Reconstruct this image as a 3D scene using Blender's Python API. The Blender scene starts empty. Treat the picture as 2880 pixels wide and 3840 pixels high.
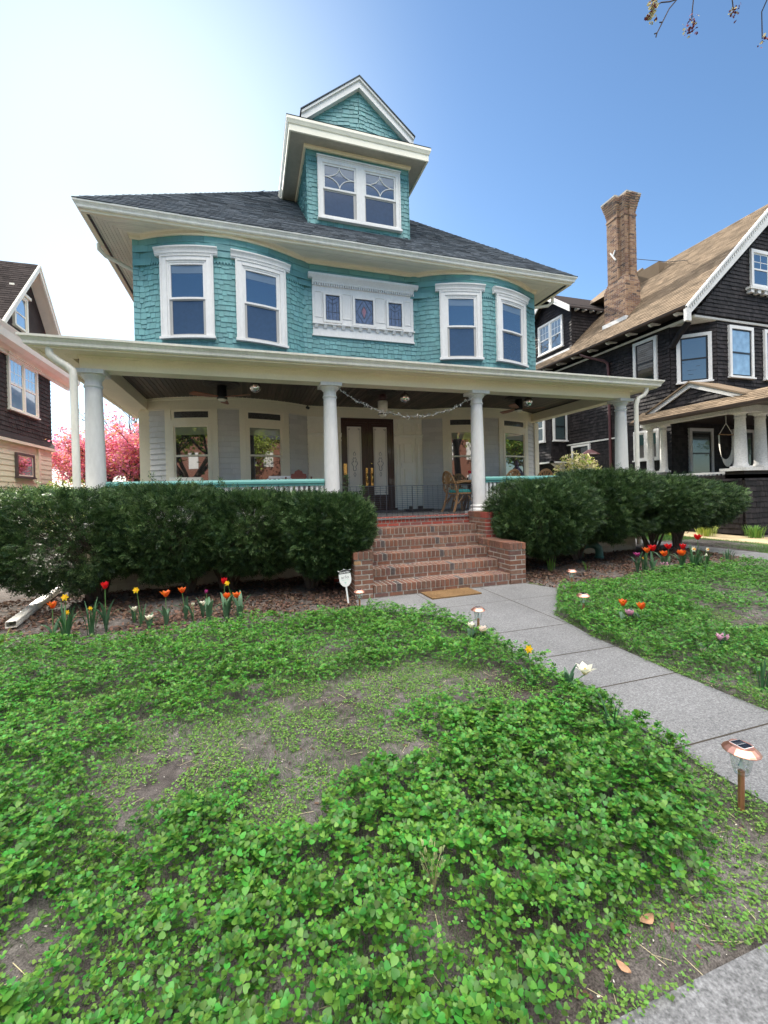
import bpy, math, random
import numpy as np
from mathutils import Vector, Matrix
random.seed(7); RNG=np.random.default_rng(11)
sc=bpy.context.scene; COL=sc.collection
R=math.radians
# ---------------------------------------------------------------- helpers
LOC={}
def thing(name,label,cat,loc=(0,0,0),group=None,rz=0):
    o=bpy.data.objects.new(name,None); COL.objects.link(o); o.location=loc; o.rotation_euler=(0,0,rz)
    o['label']=label; o['category']=cat; o.empty_display_size=.1
    if group: o['group']=group
    LOC[o.name]=Vector(loc); return o
def tag(o,label,cat,group=None,kind=None):
    if label: o['label']=label
    if cat: o['category']=cat
    if group: o['group']=group
    if kind: o['kind']=kind
    return o
class MB:
    """mesh builder: collects shapes, links them as one object"""
    def __init__(s,M=None): s.v=[];s.f=[];s.m=[];s.sm=[];s.M=M
    def add(s,vs,fs,m=0,smooth=False):
        b=len(s.v)
        if s.M is not None: s.v+=[tuple(s.M@Vector(p)) for p in vs]
        else: s.v+=[tuple(p) for p in vs]
        for f in fs: s.f.append([b+i for i in f]); s.m.append(m); s.sm.append(smooth)
    def box(s,x0,x1,y0,y1,z0,z1,m=0):
        s.add([(x0,y0,z0),(x1,y0,z0),(x1,y1,z0),(x0,y1,z0),(x0,y0,z1),(x1,y0,z1),(x1,y1,z1),(x0,y1,z1)],
              [(0,3,2,1),(4,5,6,7),(0,1,5,4),(1,2,6,5),(2,3,7,6),(3,0,4,7)],m)
    def hexa(s,P,m=0): s.add(P,[(0,3,2,1),(4,5,6,7),(0,1,5,4),(1,2,6,5),(2,3,7,6),(3,0,4,7)],m)
    def poly(s,P,m=0): s.add(P,[tuple(range(len(P)))],m)
    def prism(s,P,d,m=0):
        n=len(P);d=Vector(d);Q=[tuple(Vector(p)+d) for p in P]
        s.add(list(P)+Q,[tuple(range(n)),tuple(range(2*n-1,n-1,-1))]+[(i,(i+1)%n,n+(i+1)%n,n+i) for i in range(n)],m)
    def tube(s,pts,r,n=8,m=0,cap=True,smooth=True):
        pts=[Vector(p) for p in pts]; k=len(pts)
        rr=r if isinstance(r,(list,tuple)) else [r]*k
        t0=(pts[1]-pts[0]).normalized(); up=Vector((0,0,1)) if abs(t0.z)<.9 else Vector((1,0,0))
        a=t0.cross(up).normalized(); vs=[]
        for i,p in enumerate(pts):
            t=(pts[min(i+1,k-1)]-pts[max(i-1,0)]).normalized()
            a=(a-t*a.dot(t)).normalized(); b=t.cross(a)
            for j in range(n):
                th=2*math.pi*j/n; vs.append(p+(a*math.cos(th)+b*math.sin(th))*rr[i])
        fs=[(i*n+j,i*n+(j+1)%n,(i+1)*n+(j+1)%n,(i+1)*n+j) for i in range(k-1) for j in range(n)]
        s.add(vs,fs,m,smooth)
        if cap: s.add(vs[:n],[tuple(range(n-1,-1,-1))],m); s.add(vs[-n:],[tuple(range(n))],m)
    def lathe(s,prof,c=(0,0,0),n=24,m=0,smooth=True,ph=0):
        c=Vector(c);vs=[];k=len(prof)
        for (r,z) in prof:
            for j in range(n):
                th=2*math.pi*j/n+ph; vs.append((c.x+r*math.cos(th),c.y+r*math.sin(th),c.z+z))
        s.add(vs,[(i*n+j,i*n+(j+1)%n,(i+1)*n+(j+1)%n,(i+1)*n+j) for i in range(k-1) for j in range(n)],m,smooth)
        if prof[0][0]>1e-4: s.add(vs[:n],[tuple(range(n-1,-1,-1))],m)
        if prof[-1][0]>1e-4: s.add(vs[-n:],[tuple(range(n))],m)
    def sphere(s,c,r,m=0,n=16,k=10,sc=(1,1,1),smooth=True):
        vs=[];c=Vector(c)
        for i in range(k+1):
            ph=math.pi*i/k
            for j in range(n):
                th=2*math.pi*j/n; vs.append((c.x+r*sc[0]*math.sin(ph)*math.cos(th),c.y+r*sc[1]*math.sin(ph)*math.sin(th),c.z+r*sc[2]*math.cos(ph)))
        s.add(vs,[(i*n+j,(i+1)*n+j,(i+1)*n+(j+1)%n,i*n+(j+1)%n) for i in range(k) for j in range(n)],m,smooth)
    def sweep(s,path,prof,m=0,caps=True,smooth=False,closed=False):
        """profile (out,z) swept along a horizontal path; out is to the right of travel"""
        P=[Vector((p[0],p[1])) for p in path]; Z=[(p[2] if len(p)>2 else 0) for p in path]; k=len(P); n=len(prof); vs=[]
        for i in range(k):
            if closed: d0=(P[i]-P[i-1]).normalized(); d1=(P[(i+1)%k]-P[i]).normalized()
            else:
                d0=(P[i]-P[i-1]).normalized() if i>0 else None; d1=(P[i+1]-P[i]).normalized() if i<k-1 else None
                d0=d0 or d1; d1=d1 or d0
            n0=Vector((d0.y,-d0.x)); n1=Vector((d1.y,-d1.x)); mm=(n0+n1)
            mm=mm/ max(.3,(1+n0.dot(n1)))
            for (o,z) in prof: vs.append((P[i].x+mm.x*o,P[i].y+mm.y*o,z+Z[i]))
        kk=k if closed else k-1
        s.add(vs,[(i*n+j,i*n+(j+1)%n,((i+1)%k)*n+(j+1)%n,((i+1)%k)*n+j) for i in range(kk) for j in range(n)],m,smooth)
        if caps and not closed: s.add(vs[:n],[tuple(range(n-1,-1,-1))],m); s.add(vs[-n:],[tuple(range(n))],m)
    def build(s,name,mats,parent=None,origin=None):
        me=bpy.data.meshes.new(name); off=Vector((0,0,0))
        if parent is not None: off=LOC.get(parent.name,Vector((0,0,0)))
        elif origin is not None: off=Vector(origin)
        me.from_pydata([(v[0]-off.x,v[1]-off.y,v[2]-off.z) for v in s.v],[],s.f)
        if not isinstance(mats,(list,tuple)): mats=[mats]
        for m in mats: me.materials.append(m)
        me.polygons.foreach_set('material_index',s.m); me.polygons.foreach_set('use_smooth',s.sm); me.update()
        o=bpy.data.objects.new(name,me); COL.objects.link(o)
        if parent is not None:
            o.parent=parent; LOC[o.name]=off
        elif origin is not None: o.location=off; LOC[o.name]=off
        return o
def npmesh(name,V,n,mats,mi=None,smooth=False):
    """V: (faces*n,3) array, each face its own n vertices, or (V,F)"""
    me=bpy.data.meshes.new(name)
    if isinstance(V,tuple): V,Fx=V
    else: Fx=np.arange(len(V))
    nf=len(Fx)//n
    me.vertices.add(len(V)); me.vertices.foreach_set('co',np.asarray(V,np.float32).ravel())
    me.loops.add(len(Fx)); me.loops.foreach_set('vertex_index',np.asarray(Fx,np.int32).ravel())
    me.polygons.add(nf); me.polygons.foreach_set('loop_start',np.arange(0,nf*n,n,dtype=np.int32)); me.polygons.foreach_set('loop_total',np.full(nf,n,np.int32))
    if not isinstance(mats,(list,tuple)): mats=[mats]
    for m in mats: me.materials.append(m)
    if mi is not None: me.polygons.foreach_set('material_index',np.asarray(mi,np.int32))
    if smooth: me.polygons.foreach_set('use_smooth',np.ones(nf,bool))
    me.update(calc_edges=True)
    o=bpy.data.objects.new(name,me); COL.objects.link(o); return o
def copy_tree(o,loc=None,rz=None,label=None,parent=None):
    c=o.copy(); COL.objects.link(c)
    if parent is not None: c.parent=parent
    if loc is not None: c.location=loc
    if rz is not None: c.rotation_euler=(0,0,rz)
    if label: c['label']=label
    for ch in list(o.children): copy_tree(ch,parent=c)
    return c
def FR(origin,ang):
    """frame on a wall seen from outside: x right along wall, -y outward, z up"""
    return Matrix.Translation(Vector(origin))@Matrix.Rotation(ang,4,'Z')
# ---------------------------------------------------------------- materials
def M(name,col,rough=.6,spec=.5,metal=0,isl=0,noise=None,bump=None,coat=0,coat_ior=1.5,ramp=None,trans=0,emit=None,sat=0,col2=None,stretch=None,sss=0,hue=0):
    m=bpy.data.materials.new(name); m.use_nodes=True; nt=m.node_tree; N=nt.nodes; L=nt.links; bs=N['Principled BSDF']
    bs.inputs['Roughness'].default_value=rough; bs.inputs['Specular IOR Level'].default_value=spec; bs.inputs['Metallic'].default_value=metal
    bs.inputs['Coat Weight'].default_value=coat; bs.inputs['Coat IOR'].default_value=coat_ior; bs.inputs['Coat Roughness'].default_value=.01
    rgb=N.new('ShaderNodeRGB'); rgb.outputs[0].default_value=(*col,1); out=rgb.outputs[0]
    geo=None
    if ramp:
        geo=geo or N.new('ShaderNodeNewGeometry'); cr=N.new('ShaderNodeValToRGB'); cr.color_ramp.interpolation='CONSTANT'
        el=cr.color_ramp.elements
        while len(el)<len(ramp): el.new(.5)
        for i,(p,c) in enumerate(ramp): el[i].position=p; el[i].color=(*c,1)
        L.new(geo.outputs['Random Per Island'],cr.inputs[0]); out=cr.outputs[0]
    tc=N.new('ShaderNodeTexCoord'); vec=tc.outputs['Object']
    if stretch:
        mp=N.new('ShaderNodeMapping'); mp.inputs['Scale'].default_value=stretch; L.new(vec,mp.inputs[0]); vec=mp.outputs[0]
    def nz(scale,det=4):
        n=N.new('ShaderNodeTexNoise'); n.inputs['Scale'].default_value=scale; n.inputs['Detail'].default_value=det; L.new(vec,n.inputs['Vector']); return n
    if noise:
        for k,(s_,amt) in enumerate(noise):
            n=nz(s_); mr=N.new('ShaderNodeMapRange'); mr.inputs[1].default_value=.3; mr.inputs[2].default_value=.7
            if col2 is not None and k==0:
                mr.inputs[3].default_value=0; mr.inputs[4].default_value=amt
                mx=N.new('ShaderNodeMix'); mx.data_type='RGBA'; L.new(n.outputs[0],mr.inputs[0]); L.new(mr.outputs[0],mx.inputs[0]); L.new(out,mx.inputs[6]); mx.inputs[7].default_value=(*col2,1); out=mx.outputs[2]
            else:
                mr.inputs[3].default_value=1-amt; mr.inputs[4].default_value=1+amt; L.new(n.outputs[0],mr.inputs[0])
                hs=N.new('ShaderNodeHueSaturation'); L.new(mr.outputs[0],hs.inputs['Value']); L.new(out,hs.inputs['Color']); out=hs.outputs[0]
    if isl:
        geo=geo or N.new('ShaderNodeNewGeometry')
        mr=N.new('ShaderNodeMapRange'); mr.inputs[3].default_value=1-isl; mr.inputs[4].default_value=1+isl; L.new(geo.outputs['Random Per Island'],mr.inputs[0])
        hs=N.new('ShaderNodeHueSaturation'); L.new(mr.outputs[0],hs.inputs['Value']); L.new(out,hs.inputs['Color'])
        if hue:
            m2=N.new('ShaderNodeMath'); m2.operation='MULTIPLY'; m2.inputs[1].default_value=7.31; L.new(geo.outputs['Random Per Island'],m2.inputs[0])
            m3=N.new('ShaderNodeMath'); m3.operation='FRACT'; L.new(m2.outputs[0],m3.inputs[0])
            m4=N.new('ShaderNodeMapRange'); m4.inputs[3].default_value=.5-hue; m4.inputs[4].default_value=.5+hue; L.new(m3.outputs[0],m4.inputs[0]); L.new(m4.outputs[0],hs.inputs['Hue'])
        out=hs.outputs[0]
    L.new(out,bs.inputs['Base Color'])
    if bump:
        hgt=None
        for (s_,st,d) in bump:
            n=nz(s_,6); b=N.new('ShaderNodeBump'); b.inputs['Strength'].default_value=st; b.inputs['Distance'].default_value=d
            L.new(n.outputs[0],b.inputs['Height'])
            if hgt: L.new(hgt.outputs[0],b.inputs['Normal'])
            hgt=b
        L.new(hgt.outputs[0],bs.inputs['Normal'])
    if trans:
        tl=N.new('ShaderNodeBsdfTranslucent'); L.new(out,tl.inputs[0]); mx=N.new('ShaderNodeMixShader'); mx.inputs[0].default_value=trans
        L.new(bs.outputs[0],mx.inputs[1]); L.new(tl.outputs[0],mx.inputs[2]); L.new(mx.outputs[0],N['Material Output'].inputs[0])
    if emit: bs.inputs['Emission Color'].default_value=(*emit[0],1); bs.inputs['Emission Strength'].default_value=emit[1]
    return m
WHITE=M('white_paint',(.74,.73,.71),.45,noise=[(2,.06),(30,.05)],stretch=(1,1,.3),bump=[(60,.15,.002)])
CREAM=M('cream_paint',(.84,.755,.57),.5,noise=[(1.5,.04),(30,.03)],bump=[(50,.12,.002)])
CREAM2=M('pale_cream_paint',(.90,.85,.71),.5,noise=[(2,.05),(30,.03)],bump=[(50,.12,.002)])
ALU=M('gutter_enamel',(.80,.77,.69),.35,noise=[(1.2,.09),(9,.07),(40,.05)],stretch=(1,1,.4))
SOFF=M('soffit_paint',(.82,.77,.65),.6,isl=.07,noise=[(2,.06)])
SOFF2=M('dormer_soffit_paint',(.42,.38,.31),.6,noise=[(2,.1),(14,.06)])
TEAL=M('teal_shingle',(.13,.312,.318),.55,isl=.13,noise=[(1.1,.13),(6,.05),(45,.05)],bump=[(70,.2,.002)],stretch=(1,1,.25),hue=.006)
TEALF=M('teal_paint',(.115,.32,.30),.5,noise=[(2,.05)])
TEALR=M('teal_rail_paint',(.12,.36,.33),.4,noise=[(4,.06)])
GREYS=M('grey_clapboard',(.60,.575,.53),.55,isl=.05,noise=[(2,.04),(30,.03)],bump=[(50,.15,.002)])
ROOF=M('slate_grey_asphalt',(.085,.10,.118),.9,spec=.2,isl=.33,noise=[(2,.10),(120,.15)],bump=[(160,.5,.004)])
ROOFB=M('roof_underlay',(.05,.055,.06),.95,spec=.1)
DARKW=M('dark_stained_boards',(.065,.043,.034),.5,isl=.55,noise=[(6,.45)],bump=[(20,.3,.003)],stretch=(6,.6,6))
MAHO=M('mahogany',(.048,.018,.012),.32,noise=[(7,.35)],bump=[(30,.1,.002)],stretch=(8,8,.7),coat=.3)
GOLD=M('polished_brass',(.85,.58,.22),.22,metal=1)
FROST=M('frosted_glass',(.82,.75,.64),.35,noise=[(2.2,.08)],coat=.5)
FROSTD=M('etched_pattern',(.17,.15,.135),.5)
G_SKY=M('sky_tinted_glass',(.018,.05,.108),.04,coat=1,coat_ior=2.25)  # deep blue base colour paints in the sky's reflection
G_BLIND=M('glass_over_blind',(.11,.15,.19),.3,coat=1,coat_ior=2.2,noise=[(3,.1)],stretch=(.3,.3,8))
G_SCR=M('glass_behind_screen',(.022,.042,.085),.25,coat=.55,coat_ior=2.0,noise=[(14,.12)])  # blue in the base stands in for mirrored sky
G_SHADE=M('glass_over_roller_shade',(.17,.19,.13),.3,coat=1,coat_ior=2.3)
G_DARK=M('dark_window_glass',(.022,.022,.022),.04,coat=1,coat_ior=2.4)
LEADED=M('leaded_glass',(.10,.12,.19),.25,coat=.8,coat_ior=1.9,noise=[(18,.4)])
LEAD=M('lead_came',(.05,.05,.06),.5)
TRANSOM=M('transom_glass',(.05,.047,.045),.3,coat=.5,noise=[(25,.5)])
LACE=M('transom_lace',(.095,.09,.088),.6)
BRK=[(0,(.225,.105,.070)),(.2,(.185,.095,.070)),(.4,(.16,.092,.068)),(.55,(.24,.11,.072)),(.68,(.15,.082,.07)),(.8,(.19,.11,.08)),(.95,(.085,.072,.07)),(.985,(.34,.2,.11))]
BRICK=M('red_brick',(.2,.06,.05),.85,spec=.25,ramp=BRK,isl=.12,noise=[(3,.18),(40,.22)],bump=[(60,.5,.004)])
BRICKR=M('bright_red_brick',(.2,.06,.05),.85,spec=.25,ramp=[(0,(.33,.075,.055)),(.35,(.37,.085,.06)),(.6,(.28,.07,.055)),(.8,(.22,.085,.075)),(.97,(.5,.28,.13))],isl=.1,noise=[(40,.2)],bump=[(60,.5,.004)])
MORT=M('mortar',(.41,.38,.34),.95,spec=.15,noise=[(12,.15),(80,.15)],bump=[(90,.4,.004)])
CONC=M('concrete',(.195,.195,.197),.92,spec=.2,noise=[(.7,.12),(4,.08),(22,.09),(50,.25),(120,.4)],bump=[(150,.5,.003)])
JOINT=M('joint_dirt',(.07,.06,.05),1,spec=.1)
COIR=M('coir',(.27,.17,.085),1,spec=.05,noise=[(3.2,1.0),(90,.3)],col2=(.20,.12,.06),bump=[(250,1,.01)])
SOIL=M('soil',(.075,.062,.056),1,spec=.1,col2=(.19,.175,.163),noise=[(1.3,.9),(16,.35),(160,.5)],bump=[(30,.7,.02),(160,.8,.006)])
DEADL=M('dead_leaves',(.155,.095,.068),.9,spec=.2,isl=.55,trans=.15,hue=.02)
PALEB=M('pale_litter',(.62,.58,.5),.8,isl=.3)
CLOV=M('clover_leaf',(.084,.240,.029),.45,spec=.5,isl=.55,trans=.28,noise=[(2.2,.18),(.8,.1)],hue=.032)
CLST=M('clover_stalk',(.10,.20,.05),.6,isl=.2)
WEED=M('weed_leaf',(.15,.30,.055),.6,spec=.3,isl=.4,trans=.25,hue=.02)
GRASS=M('lawn_grass',(.10,.22,.045),.7,isl=.3,trans=.25)
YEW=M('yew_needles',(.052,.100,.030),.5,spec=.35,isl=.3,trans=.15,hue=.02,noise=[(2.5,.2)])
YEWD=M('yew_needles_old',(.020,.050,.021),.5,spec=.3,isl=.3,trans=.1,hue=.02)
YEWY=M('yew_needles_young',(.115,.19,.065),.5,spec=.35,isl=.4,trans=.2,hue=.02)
BARK=M('bark',(.10,.075,.06),.9,isl=0,noise=[(8,.3)],bump=[(25,.8,.02)],stretch=(1,1,.3))
TWIG=M('twig_bark',(.06,.04,.035),.9)
TAN=M('tan_asphalt_shingle',(.175,.130,.088),.92,spec=.15,isl=.28,noise=[(1.5,.12),(90,.2)],bump=[(120,.5,.004)])
DKSH=M('dark_cedar_shingle',(.021,.017,.018),.7,spec=.3,isl=.5,noise=[(4,.3),(50,.25)],bump=[(50,.4,.004)],stretch=(1,1,.3))
DKBR=M('brown_shingle',(.055,.042,.038),.85,spec=.2,isl=.22,noise=[(2,.2),(30,.12)])
DKROOF=M('dark_brown_roof',(.050,.041,.038),.95,spec=.1,isl=.3,noise=[(90,.2)])
OLDW=M('weathered_white',(.66,.65,.63),.7,noise=[(3,.08),(26,.14)],bump=[(30,.3,.004)])
YELL=M('yellow_clapboard',(.80,.77,.57),.6,isl=.04,noise=[(2,.04)])
CHBR=M('tan_brick',(.3,.2,.12),.9,spec=.2,ramp=[(0,(.30,.19,.125)),(.3,(.24,.14,.095)),(.5,(.34,.22,.14)),(.75,(.17,.105,.08)),(.9,(.10,.07,.06))],isl=.12,noise=[(40,.2)],bump=[(50,.5,.004)])
RDPIPE=M('oxblood_pipe',(.085,.03,.032),.4)
RATT=M('rattan',(.40,.215,.085),.45,noise=[(20,.2)],coat=.2)
RATTD=M('rattan_binding',(.20,.10,.045),.5)
CUSH=M('teal_cushion',(.06,.42,.38),.8)
TABLEM=M('table_wood',(.16,.085,.04),.35,coat=.3,noise=[(8,.3)],stretch=(.5,8,8))
REDW=M('red_stained_wood',(.12,.028,.02),.4,coat=.3)
BLACK=M('black_metal',(.018,.018,.02),.4)
WIRE=M('galvanised_wire',(.055,.06,.075),.45,metal=.4)
COPPER=M('copper',(.85,.42,.31),.42,metal=1,noise=[(18,.15)])
COPPER2=M('copper_pole',(.66,.30,.19),.35,metal=.85)
SOLAR=M('solar_cell',(.008,.012,.025),.15,coat=1)
CLEAR=M('clear_plastic',(.9,.92,.92),.06)
def glassy(m,fac=.10,tint=(.93,.96,.96)):
    nt=m.node_tree;N=nt.nodes;L=nt.links
    tr=N.new('ShaderNodeBsdfTransparent'); tr.inputs[0].default_value=(*tint,1); gl=N.new('ShaderNodeBsdfGlossy'); gl.inputs['Roughness'].default_value=.05
    fr=N.new('ShaderNodeLayerWeight'); fr.inputs[0].default_value=.25; ad=N.new('ShaderNodeMath'); ad.operation='MULTIPLY_ADD'; ad.inputs[1].default_value=.55; ad.inputs[2].default_value=fac; L.new(fr.outputs['Facing'],ad.inputs[0])
    mx=N.new('ShaderNodeMixShader'); L.new(ad.outputs[0],mx.inputs[0]); L.new(tr.outputs[0],mx.inputs[1]); L.new(gl.outputs[0],mx.inputs[2]); L.new(mx.outputs[0],N['Material Output'].inputs[0])
glassy(CLEAR)
MIRR=M('mirror_tiles',(.92,.90,.86),.10,metal=1,isl=.3)
GARL=M('silver_leaf',(.62,.63,.62),.4,metal=.3,isl=.3)
LAMPG=M('opal_glass',(.74,.70,.60),.3,coat=.5)
FANB=M('fan_blade_wood',(.30,.11,.06),.4,noise=[(6,.3)])
MEDAL=M('medallion_wood',(.045,.035,.03),.5,noise=[(6,.3)])
SIGNW=M('sign_white',(.86,.88,.87),.4); SIGNK=M('sign_black',(.015,.016,.02),.4); SIGNG=M('sign_mint',(.35,.68,.56),.5); SIGNT=M('sign_grey_ink',(.10,.11,.12),.5)
PIPEG=M('green_pipe',(.045,.14,.12),.5,noise=[(7,.25)])
BLOCK=M('foundation_block',(.36,.33,.27),.9,isl=.08,noise=[(4,.12),(60,.12)],bump=[(60,.4,.004)])
DKFLOOR=M('porch_floor_paint',(.17,.165,.165),.5,isl=.1)
STATUE=M('statue_bronze',(.16,.11,.14),.4,metal=.3,noise=[(20,.3)])
CANVAS=M('white_cotton',(.72,.69,.62),.9,noise=[(30,.1)])
PINKB=M('pink_blossom',(.85,.30,.42),.7,isl=.25,trans=.5,hue=.03)
PINKY=M('young_bronze_leaf',(.80,.45,.22),.7,isl=.3,trans=.4)
YGL=M('yellow_green_leaf',(.34,.42,.08),.6,isl=.35,trans=.4,hue=.02)
STRAW=M('pale_dry_foliage',(.62,.55,.32),.8,isl=.3,trans=.3)
BUD=M('pale_bud',(.55,.50,.42),.8,isl=.3)
TUL={k:M(k+'_petal',c,.45,spec=.4,isl=.14,trans=.35,hue=h) for k,c,h in (('red',(.75,.012,.02),.004),('orange',(.88,.19,.025),.015),('white',(.86,.84,.68),.01),('pink',(.80,.46,.60),.01),('magenta',(.42,.05,.22),.01),('yellow',(.92,.62,.02),.006),('blush',(.88,.76,.66),.015))}
STEM=M('flower_stem',(.10,.22,.06),.5,isl=.15)
LEAFB=M('tulip_leaf',(.075,.165,.085),.5,isl=.2,trans=.2)
LEAFD=M('daffodil_leaf',(.045,.13,.05),.5,isl=.25,trans=.2)
ASPH=M('road_asphalt',(.055,.055,.057),.95,noise=[(60,.3)])
SAND=M('sandy_bed',(.42,.33,.20),1,noise=[(6,.2),(60,.25)])
BACKBR=M('street_brick',(.22,.10,.07),.9,isl=.1,noise=[(30,.2)])
# ---------------------------------------------------------------- camera
CAMH=1.461; FPX=1601.08
cam_d=bpy.data.cameras.new('camera'); cam=bpy.data.objects.new('camera',cam_d); COL.objects.link(cam); sc.camera=cam
yaw,pit,rol=R(17.6168),R(-.3239),R(-1.4297)
f=Vector((math.sin(yaw)*math.cos(pit),math.cos(yaw)*math.cos(pit),math.sin(pit))); r=Vector((math.cos(yaw),-math.sin(yaw),0)); u=r.cross(f)
r2=math.cos(rol)*r+math.sin(rol)*u; u2=-math.sin(rol)*r+math.cos(rol)*u
cam.matrix_world=Matrix(((r2.x,u2.x,-f.x,0),(r2.y,u2.y,-f.y,0),(r2.z,u2.z,-f.z,CAMH),(0,0,0,1)))
cam_d.sensor_fit='HORIZONTAL'; cam_d.sensor_width=36; cam_d.lens=36*FPX/2880; cam_d.shift_y=-(1920-1855.56)/2880; cam_d.clip_end=2000; cam_d.clip_start=.05
# ---------------------------------------------------------------- light
SUN_AZ,SUN_EL=-10.5,30.5
w=bpy.data.worlds.new('World'); sc.world=w; w.use_nodes=True; nt=w.node_tree; N=nt.nodes; L=nt.links
sky=N.new('ShaderNodeTexSky'); sky.sky_type='NISHITA'; sky.sun_disc=False; sky.sun_elevation=R(SUN_EL); sky.sun_rotation=R(SUN_AZ)
sky.air_density=1.0; sky.dust_density=.4; sky.ozone_density=1.6
bg=N['Background']; bg.inputs[1].default_value=.092
# thin bright cloud: a veil round the sun and an unseen bank added over the street side as fill light
tc=N.new('ShaderNodeTexCoord'); mp=N.new('ShaderNodeMapping'); mp.inputs['Scale'].default_value=(1,1,2.2); L.new(tc.outputs['Generated'],mp.inputs[0])
nz=N.new('ShaderNodeTexNoise'); nz.inputs['Scale'].default_value=2.3; nz.inputs['Detail'].default_value=7; nz.inputs['Roughness'].default_value=.55; L.new(mp.outputs[0],nz.inputs['Vector'])
sep=N.new('ShaderNodeSeparateXYZ'); L.new(tc.outputs['Generated'],sep.inputs[0])
back=N.new('ShaderNodeMapRange'); back.inputs[1].default_value=.3; back.inputs[2].default_value=-.05; back.inputs[3].default_value=0; back.inputs[4].default_value=1; L.new(sep.outputs['Y'],back.inputs[0])
cl=N.new('ShaderNodeMapRange'); cl.inputs[1].default_value=.47; cl.inputs[2].default_value=.60; L.new(nz.outputs[0],cl.inputs[0])
mul=N.new('ShaderNodeMath'); mul.operation='MULTIPLY'; L.new(back.outputs[0],mul.inputs[0]); L.new(cl.outputs[0],mul.inputs[1])
up=N.new('ShaderNodeMapRange'); up.inputs[1].default_value=.0; up.inputs[2].default_value=.15; L.new(sep.outputs['Z'],up.inputs[0])
hi=N.new('ShaderNodeMapRange'); hi.inputs[1].default_value=.56; hi.inputs[2].default_value=.72; L.new(sep.outputs['Z'],hi.inputs[0])
mul2=N.new('ShaderNodeMath'); mul2.operation='MULTIPLY'; L.new(back.outputs[0],mul2.inputs[0]); L.new(hi.outputs[0],mul2.inputs[1])
mx=N.new('ShaderNodeMix'); mx.data_type='RGBA'; cf=N.new('ShaderNodeMapRange'); cf.inputs[1].default_value=.38; cf.inputs[2].default_value=.62; cf.inputs[3].default_value=.35; L.new(nz.outputs[0],cf.inputs[0]); ml3=N.new('ShaderNodeMath'); ml3.operation='MULTIPLY'; L.new(mul2.outputs[0],ml3.inputs[0]); L.new(cf.outputs[0],ml3.inputs[1]); L.new(ml3.outputs[0],mx.inputs[0]); tn=N.new('ShaderNodeMix'); tn.data_type='RGBA'; tn.blend_type='MULTIPLY'; tn.inputs[0].default_value=1; L.new(sky.outputs[0],tn.inputs[6]); tn.inputs[7].default_value=(.76,.93,1.04,1); L.new(tn.outputs[2],mx.inputs[6]); mx.inputs[7].default_value=(44,42,39,1)
sunv=Vector((math.sin(R(SUN_AZ))*math.cos(R(SUN_EL)),math.cos(R(SUN_AZ))*math.cos(R(SUN_EL)),math.sin(R(SUN_EL))))
veil=Vector((math.sin(R(-13))*math.cos(R(34)),math.cos(R(-13))*math.cos(R(34)),math.sin(R(34))))
dt=N.new('ShaderNodeVectorMath'); dt.operation='DOT_PRODUCT'; L.new(tc.outputs['Generated'],dt.inputs[0]); dt.inputs[1].default_value=tuple(veil)
v0=N.new('ShaderNodeMapRange'); v0.inputs[1].default_value=.78; v0.inputs[2].default_value=1.0; L.new(dt.outputs['Value'],v0.inputs[0]); vr=N.new('ShaderNodeMath'); vr.operation='POWER'; vr.inputs[1].default_value=3.4; L.new(v0.outputs[0],vr.inputs[0])
mx2=N.new('ShaderNodeMix'); mx2.data_type='RGBA'; L.new(vr.outputs[0],mx2.inputs[0]); L.new(mx.outputs[2],mx2.inputs[6]); mx2.inputs[7].default_value=(4.6,5.5,6.1,1)
L.new(mx2.outputs[2],bg.inputs[0])
sd=bpy.data.lights.new('sun','SUN'); sd.energy=5; sd.angle=R(.5); sd.color=(1,.93,.82); so=bpy.data.objects.new('sun',sd); COL.objects.link(so)
so.rotation_euler=sunv.to_track_quat('Z','Y').to_euler(); so.location=sunv*60
sc.view_settings.view_transform='Standard'; sc.view_settings.look='None'; sc.view_settings.exposure=1.15; sc.view_settings.gamma=1
sc.render.engine='CYCLES'; sc.cycles.max_bounces=8; sc.cycles.diffuse_bounces=6; sc.cycles.transparent_max_bounces=12
#@@SETTING
# ================================================================ the green house
Y0=10.45; XL,XR=-2.26,8.02; BAYS=((-2.08,1.40),(4.32,7.84)); YP=9.88
def wy(x):
    for a,b in BAYS:
        if a<x<b:
            c=(b-a)/2; s_=Y0-YP; rr=(c*c+s_*s_)/(2*s_); xm=(a+b)/2
            return Y0-(math.sqrt(rr*rr-(x-xm)**2)-(rr-s_))
    return Y0
def wpath(x1,x2,step=.16):
    n=max(1,int(math.ceil((x2-x1)/step))); xs=[x1+(x2-x1)*i/n for i in range(n+1)]
    for a,b in BAYS:
        for k in (a,b):
            if x1+1e-3<k<x2-1e-3: xs.append(k)
    xs=sorted(set(xs)); return [(x,wy(x)) for x in xs]
def rect(o0,o1,z0,z1): return [(o0,z0),(o1,z0),(o1,z1),(o0,z1)]
def wbox(mb,x1,x2,z1,z2,o0,o1,m=0): mb.sweep(wpath(x1,x2),rect(o0,o1,z1,z2),m)
HC=Vector((2.88,Y0,0))
house=thing('house','teal shingled house with rounded bays, white window trim and a columned cream front porch','house',tuple(HC))
FLOOR=1.0; CEIL=3.62
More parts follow.
